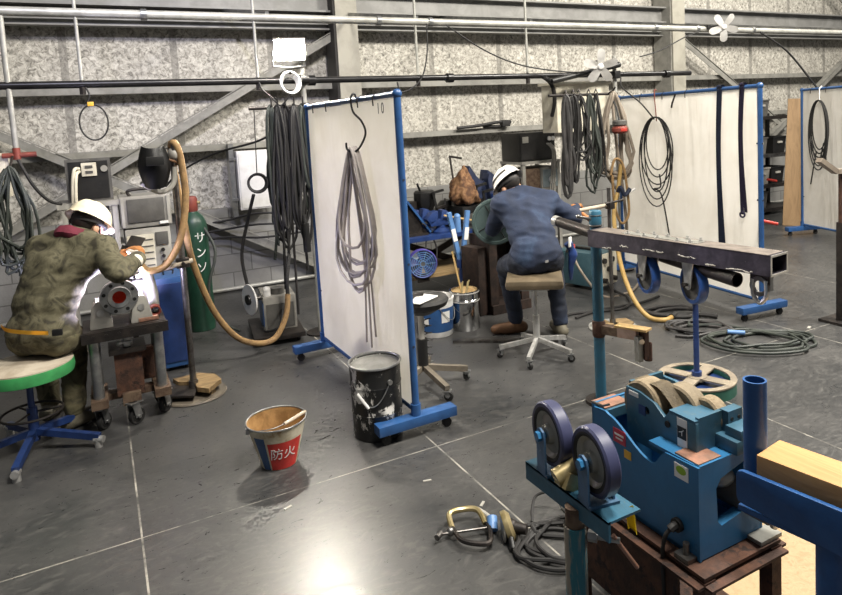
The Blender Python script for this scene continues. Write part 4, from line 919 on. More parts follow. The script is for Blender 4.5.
# blue and white pail
c = thing('paint_pail', 'blue and white plastic pail behind the left screen', 'pail', (2.3, 4.7, 0)); q = V((2.3, 4.7, 0)); m_ = M.Translation(q)
MB().lathe([(0, 0), (.128, 0), (.132, .006), (.147, .29), (.153, .292), (.153, .305), (.143, .305), (.126, .02), (0, .02)], 40, m_).build('body', 'white_plastic', c)
MB().lathe([(.1345, .045), (.1455, .235)], 40, m_).build('blue_band', 'frame_blue', c, 'blue printed band')
va = math.atan2(-4.7, -2.24)
MB().lathe([(.1405, .12), (.1455, .21)], 8, m_, va+.3, va+.85).build('printed_label', 'white_paper', c); MB().lathe([(.1395, .1), (.143, .16)], 8, m_, va-.75, va-.45).build('printed_label', 'white_paper', c)
b = MB(); b.tube([q+V((.152*math.cos(a), .152*math.sin(a), .26-.13*math.sin((a-va-.1)/1.9*PI))) for a in [va+.1+1.9*i/16 for i in range(17)]], .003, 6); b.build('handle', 'galv', c)
MB().cyl(q+V((0, 0, .2)), q+V((0, 0, .26)), .132).build('contents', 'dark_steel', c)
# chair behind the screen
c = thing('office_chair', 'black-seated swivel chair standing behind the left welding screen', 'chair', (1.76, 3.8, 0)); q = V((1.74, 3.78, 0))
m_ = M.Translation(q+V((.03, .04, 0)))
MB().lathe([(0, .5), (.12, .505), (.165, .53), (.178, .56), (.165, .58), (.1, .585), (0, .58)], 36, m_).build('seat', 'black_rubber', c)
b = MB(); b.lathe([(0, .46), (.06, .47), (.13, .51), (0, .512)], 24, m_); b.build('seat_pan', 'black_paint', c)
MB().cyl(q+V((0, 0, .3)), q+V((.0, .0, .5)), .02).build('gas_lift', 'light_case', c); MB().cyl(q+V((0, 0, .12)), q+V((0, 0, .32)), .034).build('column', 'black_paint', c)
star(q, c, 5, .29, -.25, 'base_taupe', .095, .036, .03)
b = MB(); b.tube([q+V((.03*math.cos(i*.8)+.04, .03*math.sin(i*.8), .44-.006*i)) for i in range(40)], .004, 6); b.build('coiled_flex', 'black_cable', c)
t = T(MB().box(q+V((-.02, -.02, .591)), (.2, .17, .008), .5, .002).build('clipboard', 'white_paper'), 'white sheet lying on the black swivel chair seat', 'paper')
t = thing('grip_tool', 'small dark tool lying on the white sheet on the chair', 'tool', q+V((-.02, -.02, .596))); b = MB(); b.tube(cat([q+V((-.08, -.05, .606)), q+V((-.03, .0, .612)), q+V((.03, .01, .606))], 6), .011); b.build('body', 'dark_steel', t); MB().tube(cat([q+V((-.03, .0, .608)), q+V((-.05, .05, .606))], 6), .009).build('grip', 'black_rubber', t)
# ---------------------------------------------------------------- cluttered bench by the wall
c = thing('workbench', 'blue steel workbench crowded with tools behind the left screen', 'bench', (3.1, 6.05, 0))
MB().box((3.1, 6.05, .58), (1.3, .65, .04)).build('top', 'deep_blue', c)
for x in (2.5, 3.7):
    for y in (5.78, 6.32): MB().box((x, y, .28), (.05, .05, .56)).build('leg', 'deep_blue', c)
for a, e in (((2.5, 6.32, .05), (3.7, 6.32, .55)), ((2.5, 6.32, .55), (3.7, 6.32, .05))): MB().bar(a, e, .02, .07).build('cross_brace', 'dark_steel', c)
MB().box((3.1, 6.05, .2), (1.2, .6, .03)).build('lower_shelf', 'plank_old', c, 'yellowish plank shelf')
MB().tube(cat([(2.75, 5.74, .56), (2.72, 5.7, .4), (2.8, 5.7, .3), (2.85, 5.72, .45), (2.83, 5.73, .56)], 8), .009).build('hanging_cord', 'black_cable', c)
def item(nm, lab, cat_, loc): return thing(nm, lab, cat_, loc)
# purple work fan on the lower shelf
t = item('drum_fan', 'round purple drum fan under the bench', 'fan', (2.66, 5.66, .215)); q = V((2.66, 5.66, .36)); ax = V((-.25, -1, .1)).normalized()
b = MB()
for k in range(6): b.ring(q+ax*.02, .03+.02*k, .003, tuple(ax), 26, 5)
for k in range(10):
    m_, _ = frame(q+ax*.02, q+ax*.03); a = k*PI/5; b.cyl(m_ @ V((.02*math.cos(a), .02*math.sin(a), 0)), m_ @ V((.13*math.cos(a), .13*math.sin(a), 0)), .0025, n=6)
b.build('grille', 'light_blue', t); m_, _ = frame(q-ax*.06, q+ax*.02); MB().lathe([(.12, 0), (.142, .01), (.142, .07), (.132, .085), (.125, .07), (.115, 0), (.12, 0)], 36, m_).build('drum', 'purple_plastic', t)
b = MB()
for k in range(5):
    a = k*2*PI/5; b.grid(lambda u, v: m_ @ V(((.03+.085*u)*math.cos(a+v*.8), (.03+.085*u)*math.sin(a+v*.8), .02+.03*v)), 4, 4, .002)
b.build('blade', 'purple_plastic', t); MB().cyl(q-ax*.07, q+ax*.01, .035).build('motor', 'dark_case', t)
MB().bar(V((2.6, 5.66, .222)), V((2.72, 5.66, .222)), .02, .08).bar(V((2.6, 5.66, .222)), q+V((-.1, .02, -.08)), .012, .03).bar(V((2.72, 5.66, .222)), q+V((.1, .02, -.08)), .012, .03).build('stand', 'dark_steel', t)
# things on the bench
t = item('steel_bracket', 'large dark triangular steel bracket at the left end of the bench', 'bracket', (2.68, 5.95, .6))
b = MB(); b.prism([(0, 0), (.3, 0), (.27, .03), (.1, .34), (.0, .34)], .02, M.Translation(V((2.55, 5.9, .6))) @ M.Rotation(PI/2, 4, 'X')); b.box((2.68, 5.93, .61), (.28, .22, .02)); b.box((2.56, 5.93, .76), (.02, .2, .32)); b.build('plate', 'dark_steel', t)
MB().bar((2.62, 5.86, .95), (2.86, 5.86, .62), .03, .02).build('stay', 'frame_blue', t)
def vise(x, y, lab, s=1, mt='deep_blue'):
    t = item('bench_vise', lab, 'vise', (x, y, .6)); q = V((x, y, .6))
    b = MB(); b.lathe([(0, 0), (.09*s, 0), (.09*s, .02*s), (.05*s, .05*s), (.05*s, .09*s), (0, .09*s)], 24, M.Translation(q)); b.build('base', mt, t)
    b = MB(); b.prism([(-.14*s, .08*s), (.09*s, .08*s), (.1*s, .2*s), (.04*s, .24*s), (.0, .24*s), (-.02*s, .15*s), (-.14*s, .13*s)], .1*s, M.Translation(q+V((0, .05*s, 0))) @ M.Rotation(PI/2, 4, 'X'), .006); b.build('fixed_jaw', mt, t)
    b = MB(); b.prism([(-.12*s, .1*s), (-.03*s, .14*s), (-.03*s, .24*s), (-.09*s, .23*s), (-.16*s, .16*s)], .1*s, M.Translation(q+V((-.02*s, .05*s, 0))) @ M.Rotation(PI/2, 4, 'X'), .006); b.build('sliding_jaw', mt, t)
    b = MB(); b.cyl(q+V((-.16*s, 0, .12*s)), q+V((-.22*s, 0, .12*s)), .015*s); b.cyl(q+V((-.21*s, -.08*s, .1*s)), q+V((-.21*s, .08*s, .14*s)), .007*s); b.build('screw_handle', 'steel', t)
vise(2.98, 5.86, 'blue bench vise at the front left of the bench', .95); vise(3.3, 6.15, 'dark vise with open jaws in the middle of the bench', 1.2, 'black_paint')
t = item('steel_hopper', 'black hopper-shaped tool standing behind the blue vise', 'tool', (2.98, 6.2, .6)); b = MB(); b.lathe([(0, 0), (.05, 0), (.06, .16), (.12, .26), (.12, .38), (.1, .4), (0, .4)], 8, M.Translation(V((2.98, 6.2, .6)))); b.build('body', 'black_paint', t); MB().cyl((2.94, 6.2, .98), (2.88, 6.15, 1.08), .012).build('handle', 'black_paint', t)
t = item('steel_drum', 'small dark drum lying behind the triangular bracket', 'drum', (2.82, 6.22, .6)); MB().cyl((2.8, 6.2, .68), (2.95, 6.28, .68), .075, bev=.006).build('body', 'dark_case', t)
MB().cyl((2.82, 6.21, .75), (2.82, 6.21, .9), .07).build('upper_body', 'dark_steel', t)
# brown gloves and rag heap on a stand
def crumple(nm, lab, c_, loc, r, mt, seed):
    b = MB(); vs = bmesh.ops.create_icosphere(b.b, subdivisions=4, radius=1)['verts']
    for v in vs:
        d = v.co.copy(); k = 1+.3*noise.noise(d*1.7+V((seed, 0, 0)))+.26*(1-2.2*abs(noise.noise(V((d.x*3.4, d.y*3.4, d.z*.9+seed)))))
        tp = 1-.5*max(d.z, -.6); v.co = V((d.x*r[0]*tp, d.y*r[1]*tp, max(d.z, -.7)*r[2]))*k+V((.04*noise.noise(V((d.z*2, seed, 1))), 0, 0))
    lo = min(v.co.z for v in vs)
    for v in vs: v.co += V(loc)-V((0, 0, lo))
    return T(b.build(nm, mt, sm=180), lab, c_)
crumple('leather_glove', 'heap of brown leather gloves on top of the bench', 'gloves', (3.32, 5.98, .83), (.13, .11, .17), 'rag_brown', 3)
crumple('leather_glove', 'single brown leather glove sticking up above the glove heap', 'gloves', (3.36, 6.0, 1.0), (.055, .045, .11), 'rag_brown', 8)
T(MB().box((3.33, 5.98, .715), (.26, .24, .23), .2, .004).build('steel_box', 'black_paint'), 'black steel box under the brown gloves on the bench', 'box')
t = item('chipping_hammer', 'thin chipping hammer standing upright above the brown gloves', 'hammer', (3.25, 6.05, .95)); MB().cyl((3.27, 6.03, .82), (3.25, 6.1, 1.34), .011).build('handle', 'dark_steel', t); MB().bar((3.24, 6.1, 1.34), (3.38, 6.08, 1.31), .018, .022).build('head', 'dark_steel', t)
T(MB().bar((2.98, 5.78, .78), (3.55, 5.8, .63), .016, .016).build('steel_rod', 'kraft'), 'bright rod leaning across the front of the bench', 'rod')
t = item('file_box', 'grey angled steel plate at the right of the bench front', 'plate', (3.3, 5.8, .6)); MB().prism([(0, 0), (.35, 0), (.2, .16), (.05, .14)], .03, M.Translation(V((3.2, 5.87, .6))) @ M.Rotation(PI/2, 4, 'X')).build('plate', 'dark_case', t)
for k, (x, y, z, lab) in enumerate(((3.6, 6.2, .6, 'blue-grey machine casting with a round notch right of the gloves'), (3.78, 6.1, .6, 'dark casting nearest the black welder on the bench'))):
    t = item('machine_casting', lab, 'casting', (x, y, z)); q = V((x, y, z))
    MB().prism([(-.12, 0), (.14, 0), (.16, .3), (.2, .5), (.12, .56), (.1, .46), (.04, .44), (-.02, .5), (-.1, .62), (-.13, .55), (-.1, .3)], .16, M.Translation(q+V((0, .08, 0))) @ M.Rotation(PI/2, 4, 'X') @ M.Scale(.85 if k else 1, 4), .008).build('body', 'denim_dark' if 0 else ('deep_blue_dull' if 'deep_blue_dull' in MT else mat('deep_blue_dull', '#2a3450', '#1f2740', .55, .1, 8)), t)
    MB().cyl(q+V((.02, -.1, .2)), q+V((.02, -.06, .2)), .06).build('boss', 'dark_steel', t)
T(MB().box((3.84, 5.85, .79), (.3, .35, .26), .3, .01).box((3.84, 5.85, .95), (.24, .28, .06), .3, .01).build('tool_case', 'deep_blue'), 'dark blue case heaped behind the white helmet', 'case')
T(MB().box((3.52, 5.85, .65), (.2, .2, .1), .1, .01).cyl((3.52, 5.8, .7), (3.52, 5.7, .7), .05).build('angle_tool', 'black_paint'), 'black angular tool on the bench right of the grey plate', 'tool')
T(MB().cyl((3.12, 5.77, .6), (3.12, 5.77, .74), .035).sph((3.12, 5.77, .75), .035).build('spray_can', 'light_blue'), 'small blue can on the front edge of the bench', 'can')
T(MB().cyl((3.22, 5.78, .6), (3.22, 5.78, .7), .03).build('spray_can', 'grey_case'), 'small grey can beside the blue can on the bench', 'can')
vise(3.12, 6.2, 'small black vise at the back of the bench behind the tan rod', .9, 'dark_case'); vise(2.84, 6.0, 'dark blue vise beside the triangular bracket', 1.0, 'deep_blue')
for k, (x, y, z, h, a, lab) in enumerate(((3.46, 6.02, .6, .42, .3, 'upright black clamp bar right of the brown gloves'), (3.6, 5.95, .6, .36, -.4, 'leaning black clamp bar in front of the blue-grey casting'), (3.08, 6.05, .6, .4, -.5, 'leaning black clamp bar left of the brown gloves'))):
    t = thing('bar_clamp', lab, 'clamp', (x, y, z)); q = V((x, y, z)); d_ = V((math.sin(a)*.4, 0, 1)).normalized()
    MB().bar(q, q+d_*h, .025, .012).build('bar', 'black_paint', t); e = q+d_*h; MB().bar(e-d_*.01, e-d_*.01+V((.12, 0, .02)), .03, .025).build('fixed_jaw', 'black_paint', t); e = q+d_*(h*.55); MB().bar(e, e+V((.11, 0, .02)), .035, .028).build('sliding_jaw', 'dark_steel', t); MB().cyl(e+V((.1, 0, -.1)), e+V((.1, 0, .1)), .009).build('screw', 'steel', t)
t = thing('gear_motor', 'dark rusty geared motor on a block under the right end of the bench', 'motor', (3.42, 5.5, 0)); q = V((3.42, 5.5, 0))
MB().box(q+V((0, 0, .2)), (.26, .26, .4), .3, .006).build('block', 'dark_rust', t); MB().cyl(q+V((-.15, -.08, .52)), q+V((.15, .04, .52)), .11, bev=.02).build('motor', 'rust', t); MB().cyl(q+V((-.2, -.1, .52)), q+V((-.14, -.08, .52)), .06).build('shaft_hub', 'steel', t); MB().box(q+V((0, -.02, .66)), (.12, .1, .08), .3, .01).build('terminal_box', 'dark_case', t)
# welding power source stack behind the denim worker
c = thing('equipment_rack', 'steel trolley holding welding power units behind the denim worker', 'rack', (4.42, 6.35, 0))
for x in (4.2, 4.68):
    for y in (6.15, 6.55): MB().box((x, y, .59), (.04, .04, 1.18)).build('leg', 'light_case', c)
for z in (.7, 1.19): MB().box((4.44, 6.35, z), (.54, .46, .03)).build('shelf', 'light_case', c)
MB().box((4.31, 6.35, .92), (.24, .4, .4)).build('side_cabinet', 'rust_edge', c)
MB().box((4.6, 6.13, .95), (.03, .03, .46)).build('post', 'light_case', c)
t = thing('power_source', 'grey welding unit with a clear dial on the rack behind the denim worker', 'machine', (4.56, 6.3, .72)); MB().box((4.56, 6.32, .93), (.23, .36, .4), bev=.008).build('body', 'grey_case', t); MB().box((4.56, 6.135, 1.0), (.2, .01, .2)).build('control_panel', 'clear_grey' if 'clear_grey' in MT else mat('clear_grey', '#8d989b', '#79868a', .3, .2, 8), t)
MB().cyl((4.58, 6.13, .98), (4.58, 6.11, .98), .045).build('dial', 'white_plastic', t); MB().box((4.58, 6.125, .83), (.12, .01, .07)).build('nameplate', 'dark_case', t)
for k in range(3): MB().tube(cat([(4.5+.025*k, 6.1, 1.4), (4.55+.02*k, 6.06, 1.3), (4.53+.025*k, 6.07, 1.05), (4.5+.03*k, 6.08, .8)], 6), .008).build('cable', 'light_case', t)
t = thing('outlet_box', 'black welder box on top of the rack below the beige cabinet', 'box', (4.44, 6.35, 1.205)); MB().box((4.42, 6.35, 1.37), (.5, .36, .32), bev=.006).build('body', 'black_paint', t); MB().box((4.42, 6.165, 1.37), (.46, .01, .28)).build('door', 'black_rubber', t)
MB().box((4.25, 6.155, 1.45), (.08, .01, .07), bev=.002).build('label', 'light_case', t); 
for x in (4.58, 4.63): MB().cyl((x, 6.165, 1.45), (x, 6.14, 1.45), .025).build('lamp', 'white_plastic', t)
t = thing('cable_coil', 'dark cable heap on the wall rail above the black welder', 'cable', (4.5, 7.2, 1.6)); MB().tube(cat([(4.0, 7.27, 1.615), (4.3, 7.26, 1.63), (4.6, 7.27, 1.66), (4.8, 7.28, 1.66), (4.7, 7.3, 1.61), (4.4, 7.3, 1.615)], 8), .02).box((4.72, 7.28, 1.64), (.12, .08, .08), bev=.01).build('cable', 'black_cable', t)
# beige cabinet at the second pole
p = thing('support_pole', 'grey pole left of the strap-hung screen carrying hose hanks', 'pole', (4.94, 5.42, 0))
MB().cyl((4.94, 5.4, .01), (4.9, 5.4, 2.3), .022).build('pole', 'pipe_white', p); MB().cyl((4.94, 5.4, 0), (4.94, 5.4, .012), .12).build('base_plate', 'dark_steel', p)
b = MB(); b.box((4.9, 5.4, 2.1), (.08, .12, .08), bev=.008); b.cyl((4.9, 5.33, 2.2), (4.9, 5.45, 2.2), .03); b.build('clamp', 'black_paint', p)
MB().cyl((4.0, 5.3, 2.04), (4.92, 5.34, 2.2), .028).build('arm', 'black_paint', p, 'thick black side arm'); MB().cyl((4.0, 5.3, 2.04), (3.96, 5.4, 2.1), .022).build('arm_joint', 'black_paint', p)
b = MB(); b.cyl((3.75, 5.02, 1.89), (4.62, 5.06, 1.89), .013); b.cyl((4.6, 5.06, 1.89), (4.92, 5.4, 1.89), .013); b.build('hanger_bar', 'dark_steel', p)
c = thing('junction_box', 'large beige box hung behind the hose hanks at the second pole', 'box', (4.55, 5.6, 1.5))
MB().box((4.55, 5.62, 1.775), (.7, .26, .5), bev=.008).build('body', 'cream_paint', c); MB().box((4.55, 5.62, 2.03), (.76, .3, .03), bev=.006).build('lid', 'cream_paint', c)
for x in (4.3, 4.75): MB().tube([(x, 5.5, 2.04), (x, 5.45, 2.12), (x, 5.4, 2.135), (x, 5.37, 2.1)], .006).build('hook', 'galv', c)
MB().tube(cat([(3.95, 5.34, 2.08), (4.05, 5.36, 2.0), (4.12, 5.42, 1.85), (4.14, 5.5, 1.7)], 8), .02).build('inlet_cable', 'black_cable', c)
sp2 = [(4.02, .8, .06, 5, 'black_cable', .011, 'second dark hank from the left on the hanger bar of the beige box'), (4.3, .85, .07, 5, 'black_cable', .01, 'dark cable hank directly behind the taupe hose'), (3.93, .95, .04, 5, 'grey_black_cable', .017, 'thick dark hose hank hung at the left of the beige box'), (4.09, .62, .1, 6, 'black_cable', .0085, 'thin black cable hank hung on the beige box'), (4.21, 1.0, .085, 5, 'green_cable', .011, 'green-black cable hank just left of the taupe hose')]
for k, (x, l, wd, lp, mt_, r, lab) in enumerate(sp2):
    c = thing('cable_hank', lab, 'cable', (x, 5.0, 1.88-l)); pts = hank((x, 4.99, 1.885), (.85, -.5, 0), (.5, .85, 0), 0, wd, l, lp, r, 40+k)
    MB().tube(pts, r, 7).build('cable', mt_, c); MB().tube([(x, 5.03, 1.87), (x, 4.98, 1.9), (x, 5.0, 1.94), (x+.01, 5.04, 1.9)], .006).build('hook', 'dark_steel', c)
c = thing('cable_hank', 'wide taupe hose hank hung beside the red box at the second pole', 'hose', (4.5, 4.98, .9))
pts = hank((4.5, 4.98, 1.9), (.85, -.5, 0), (.5, .85, 0), 0, .19, .92, 6, .016, 61, thick=.04, spread=.03)
MB().tube(pts+cat([pts[-1], pts[-1]+V((.02, -.03, -.5)), pts[-1]+V((.1, -.03, -1.1)), pts[-1]+V((.15, .0, -1.5))], 8)[1:], .016, 8).build('hose', 'taupe_hose', c)
MB().tube(cat([(4.38, 4.92, 1.1), (4.42, 4.9, 1.25), (4.5, 4.88, 1.2), (4.55, 4.88, .95), (4.56, 4.88, .7), (4.48, 4.9, .62), (4.42, 4.92, .8), (4.4, 4.92, 1.1)], 8), .013).build('loose_loop', 'leather_hose', c)
MB().tube([(4.5, 5.06, 1.89), (4.5, 4.98, 1.92), (4.5, 4.95, 1.95)], .008).build('hook', 'dark_steel', c)
c = thing('pendant_box', 'dull red control box strapped to the taupe hose hank', 'box', (4.45, 4.86, 1.5)); b = MB(); b.lathe([(0, 0), (.06, 0), (.078, .02), (.078, .05), (.06, .07), (0, .075)], 24, M.Translation(V((4.46, 4.86, 1.5)))); b.build('body', 'dull_red', c); MB().cyl((4.46, 4.86, 1.572), (4.46, 4.86, 1.63), .07, bev=.012).build('cap', 'dark_case', c); MB().box((4.44, 4.785, 1.535), (.06, .012, .03), -.4, .003).build('button_panel', 'red_paint', c)
MB().tube([(4.46, 4.86, 1.62), (4.48, 4.92, 1.75), (4.5, 5.03, 1.89)], .008).build('strap', 'black_cable', c)
c = thing('clip_tool', 'purple and white hose fitting clipped to the second pole', 'fitting', (4.5, 4.85, .85)); MB().tube(cat([(4.44, 4.9, .92), (4.44, 4.85, .98), (4.48, 4.84, .9), (4.54, 4.83, .96)], 6), .02).build('body', 'navy_strap', c); MB().cyl((4.48, 4.84, .9), (4.6, 4.83, .95), .012).build('nozzle', 'white_plastic', c)
# white clip fans
def fan(q, ax, lab, up, s=1, mount=None):
    q = V(q); ax = V(ax).normalized(); t = thing('clip_fan', lab, 'fan', q-V((0, 0, .17*s))); m_, _ = frame(q, q+ax)
    for k in range(5):
        a0 = k*2*PI/5+up
        def bl(u, v):
            r = (.02+.145*u)*s; w = (.026+.012*math.sin(u*2.6))*s*(1 if u < .8 else math.sqrt(max(.05, 1-((u-.8)/.2)**2))); a = a0; y = (v-.5)*2*w
            return m_ @ (V((r*math.cos(a)-y*math.sin(a), r*math.sin(a)+y*math.cos(a), .02*s+.3*y+.01*math.sin(u*3))))
        MB().grid(bl, 14, 6, .003).build('blade', 'white_plastic', t)
    MB().lathe([(0, .045*s), (.02*s, .042*s), (.034*s, .02*s), (.034*s, 0), (0, 0)], 20, m_).build('hub', 'white_plastic', t)
    MB().cyl(q-ax*.1*s, q-ax*.004, .045*s, bev=.01).build('motor', 'black_paint', t)
    b = MB(); e = V(mount); b.bar(q-ax*.06, e, .02, .03); b.box(e, (.05, .06, .05), bev=.006); b.build('clamp', 'black_paint', t)
    return t
fan((4.5, 5.16, 2.17), (-.45, -.85, -.25), 'white five-blade fan clipped to the black arm over the beige box', .3, 1.08, (4.66, 5.31, 2.17))
fan((6.35, 5.2, 2.6), (-.55, -.8, -.2), 'white five-blade fan clipped to the white pipe right of the column', .95, 1.0, (6.3, 5.38, 2.62))
# teal welding machine on the floor
c = thing('welding_machine', 'small teal and cream welding machine on the floor behind the teal post', 'machine', (4.2, 5.1, 0)); R = M.Rotation(.25, 3, 'Z'); G = lambda x, y, z: V((4.2, 5.12, 0))+R @ V((x, y, 0))+V((0, 0, z))
MB().box(G(0, 0, .2), (.32, .5, .33), .25, .012).build('body', 'machine_teal', c); MB().box(G(.0, -.255, .2), (.3, .012, .31), .25, .004).build('front_panel', 'cream_paint', c)
for x, z in ((-.07, .29), (.06, .29), (.0, .2)): MB().cyl(G(x, -.26, z), G(x, -.285, z), .026).build('knob', 'black_paint', c)
for x in (-.08, .08): MB().cyl(G(x, -.26, .1), G(x, -.3, .1), .024).build('socket', 'dark_steel', c)
MB().box(G(0, 0, .375), (.06, .3, .025), .25, .008).build('handle', 'black_paint', c)
for x in (-.12, .12):
    for y in (-.2, .2): MB().cyl(G(x-.015, y, .035), G(x+.015, y, .035), .035).build('wheel', 'black_rubber', c)
MB().tube(cat([G(-.08, -.3, .1), G(-.15, -.4, .05), G(-.2, -.6, .015), G(-.5, -.75, .012), G(-.9, -.5, .012), G(-1.2, -.55, .012)], 8), .012).build('lead', 'black_cable', c)
MB().tube(cat([G(-.17, .1, .36), G(-.35, -.1, .5), G(-.4, -.2, .3), G(-.3, -.4, .02), G(.0, -.5, .013), G(.3, -.4, .013)], 8), .012).build('earth_lead', 'taupe_hose', c)
# ---------------------------------------------------------------- on the right screen
def on_rs(y, off=.035): k = (y-3.428)/(5.221-3.428); return V((4.59+.204*k-off, y, 0))
c = thing('cable_hank', 'thin black cable loop hung on the white screen with the straps', 'cable', on_rs(4.72)+V((0, 0, .9)))
P = on_rs(4.61); b = MB()
for k in range(6):
    w_ = .14+.035*(k % 3)+.01*math.sin(k*5); L_ = .5+.07*k; 
    b.tube([P+V((-.006*k, 0, 0))+V((0, w_*math.sin(a), 1.64-L_*(1-math.cos(a))/2)) for a in [2*PI*i/30 for i in range(30)]], .006, 6, True)
b.build('loops', 'black_cable', c)
MB().tube(cat([P+V((.0, .0, 1.6)), P+V((0, .02, 1.87)), P+V((.03, .02, 1.89))], 6), .005).build('hook', 'dull_red', c)
MB().tube(cat([P+V((0, .03, 1.62)), P+V((0, .2, 1.78)), P+V((.0, .45, 1.95)), V((4.9, 5.3, 2.06))], 8), .007).build('upper_lead', 'black_cable', c)
MB().tube(cat([P+V((-.01, -.03, 1.1)), P+V((-.01, -.04, .98)), P+V((-.01, .05, .95)), P+V((-.01, -.05, .9)), P+V((-.0, -.13, .5)), P+V((-.0, -.15, .3))], 8), .007).build('lower_lead', 'black_cable', c)
def strap(y, z, lab, m, w=.05, off=.014):
    t = thing('lifting_sling', lab, 'strap', on_rs(y)+V((0, 0, z))); P = on_rs(y, off)
    MB().grid(lambda a, b_: P+V((-.004*math.sin(a*7), w*(b_-.5)+.02*math.sin(a*3), 1.872+(z-1.872)*a)), 30, 3, .006).build('webbing', m, t)
    MB().grid(lambda a, b_: P+V((-.012*math.sin(a*PI)-.004, w*(b_-.5)-.02+.015*math.sin(a*4), 1.872+(z+.02-1.872)*a)), 30, 3, .005).build('back_webbing', m, t)
    b = MB(); b.grid(lambda a, b_: P+V((.022-.034*math.cos(PI*a)-.0, w*(b_-.5), 1.865+.022*math.sin(PI*a))), 12, 3, .005); b.build('over_rail_loop', m, t)
    MB().ring(P+V((-.006, 0, z)), .022, .007, (1, 0, 0), 18).build('end_loop', m, t)
strap(3.84, .47, 'long navy sling hung over the right screen rail', 'navy_strap', .038); strap(3.6, .82, 'shorter purple sling hung over the right screen rail', 'purple_strap', .032)
T(MB().tube([on_rs(4.35, .03)+V((0, 0, 1.84)), on_rs(4.35, .04)+V((0, .03, 1.76)), on_rs(4.35, .03)+V((0, .05, 1.72))], .008).build('hook', 'dark_steel'), 'small bare hook on the right screen rail between cable and slings', 'hook')
T(MB().cyl((4.585, 3.44, .79), (4.72, 3.38, .75), .014).build('red_clamp_handle', 'red_paint').data and bpy.data.objects['red_clamp_handle'], 'red-handled clamp at the edge of the right screen', 'clamp')
# far right
def on_fs(d): return ff+(fn_-ff)*d
c = thing('cable_hank', 'black cable loop hung on the far right screen', 'cable', on_fs(.12)+V((0, 0, .9))); P = on_fs(.2)+V((-.05, 0, 0)); u_ = (fn_-ff).normalized(); b = MB()
for k in range(6):
    w_ = .12+.02*(k % 3); L_ = .6+.05*k
    b.tube([P+V((-.006*k, 0, 0))-u_*(w_*math.sin(a))+V((0, 0, 1.72-L_*(1-math.cos(a))/2)) for a in [2*PI*i/28 for i in range(28)]], .008, 6, True)
b.build('loops', 'black_cable', c); MB().tube([P+V((0, 0, 1.68)), P+V((.0, 0, 1.86)), P+V((.05, 0, 1.89))], .006).build('hook', 'white_plastic', c)
MB().tube(cat([P-u_*.05+V((0, 0, 1.1)), P-u_*.1+V((0, 0, .9)), P-u_*.15+V((0, 0, .68))], 8), .008).tube(cat([P+u_*.07+V((0, 0, 1.2)), P+u_*.02+V((0, 0, 1.0)), P+u_*.1+V((0, 0, .95)), P+u_*.1+V((0, 0, 1.1))], 8), .008).build('tail', 'black_cable', c)
T(MB().prism([(-.2, 0), (.2, 0), (.21, 1.76), (-.19, 1.76)], .03, M.Translation(V((8.52, 5.78, 0))) @ M.Rotation(.06, 4, 'Y') @ M.Rotation(-.85, 4, 'Z') @ M.Rotation(PI/2+.05, 4, 'X') @ M.Rotation(0, 4, 'Z')).build('plywood_board', 'board_wood'), 'tall brown board leaning beside the far right screen', 'board')
c = thing('storage_rack', 'dark shelf rack with trays between the two right screens', 'rack', (9.3, 6.9, 0))
for x in (8.7, 9.75):
    for y in (6.65, 7.15): MB().box((x, y, .78), (.05, .05, 1.56)).build('upright', 'black_paint', c)
for z in (.08, .45, .92, 1.5): MB().box((9.22, 6.9, z), (1.05, .52, .035)).box((9.22, 6.63, z), (1.05, .02, .05)).build('shelf', 'dark_steel' if z != .92 else 'steel', c)
for k, (x, z, m, lab) in enumerate(((9.0, .94, 'dark_case', 'dark tray on the middle shelf of the rack'), (9.05, .47, 'grey_case', 'grey bin on the lower shelf of the rack'), (9.4, .47, 'black_paint', 'black bin on the lower shelf right of the grey one'), (9.0, .1, 'dark_case', 'dark bin on the bottom shelf of the rack'), (9.45, .94, 'black_paint', 'black tray on the middle shelf beside the dark tray'), (9.05, 1.52, 'dark_case', 'dark sack-shaped case on top of the rack'))):
    t = thing('storage_bin', lab, 'bin', (x, 6.85, z)); MB().lathe([(0, 0), (.19, 0), (.22, .24), (.235, .24), (.235, .26), (.205, .26), (.18, .015), (0, .015)], 4, M.Translation(V((x, 6.87, z))) @ M.Rotation(PI/4, 4, 'Z')).build('body', m, t); MB().box((x, 6.71, z+.17), (.1, .02, .03)).build('handle', 'light_case', t)
T(MB().cyl((9.02, 6.62, .56), (9.2, 6.6, .52), .02).build('red_tool', 'red_paint'), 'red-handled tool on the shelf edge between the right screens', 'tool')
# stand at the right picture edge
c = thing('support_stand', 'dark square post with a tilted top plate at the right edge', 'stand', (4.93, 3.0, 0)); q = V((4.93, 3.0, 0))
MB().box(q+V((0, 0, .62)), (.022, .022, 1.1)).build('post', 'rust', c); MB().box(q+V((.02, 0, .4)), (.07, .05, .76)).build('sleeve', 'dark_steel', c); MB().box(q+V((0.03, 0, .01)), (.24, .24, .02)).build('base', 'dark_steel', c)
MB().bar(q+V((-.2, .04, 1.27)), q+V((-.06, 0, 1.17)), .06, .035).bar(q+V((-.07, 0, 1.175)), q+V((.2, -.02, 1.165)), .06, .035).build('top_bar', 'taupe_hose', c)
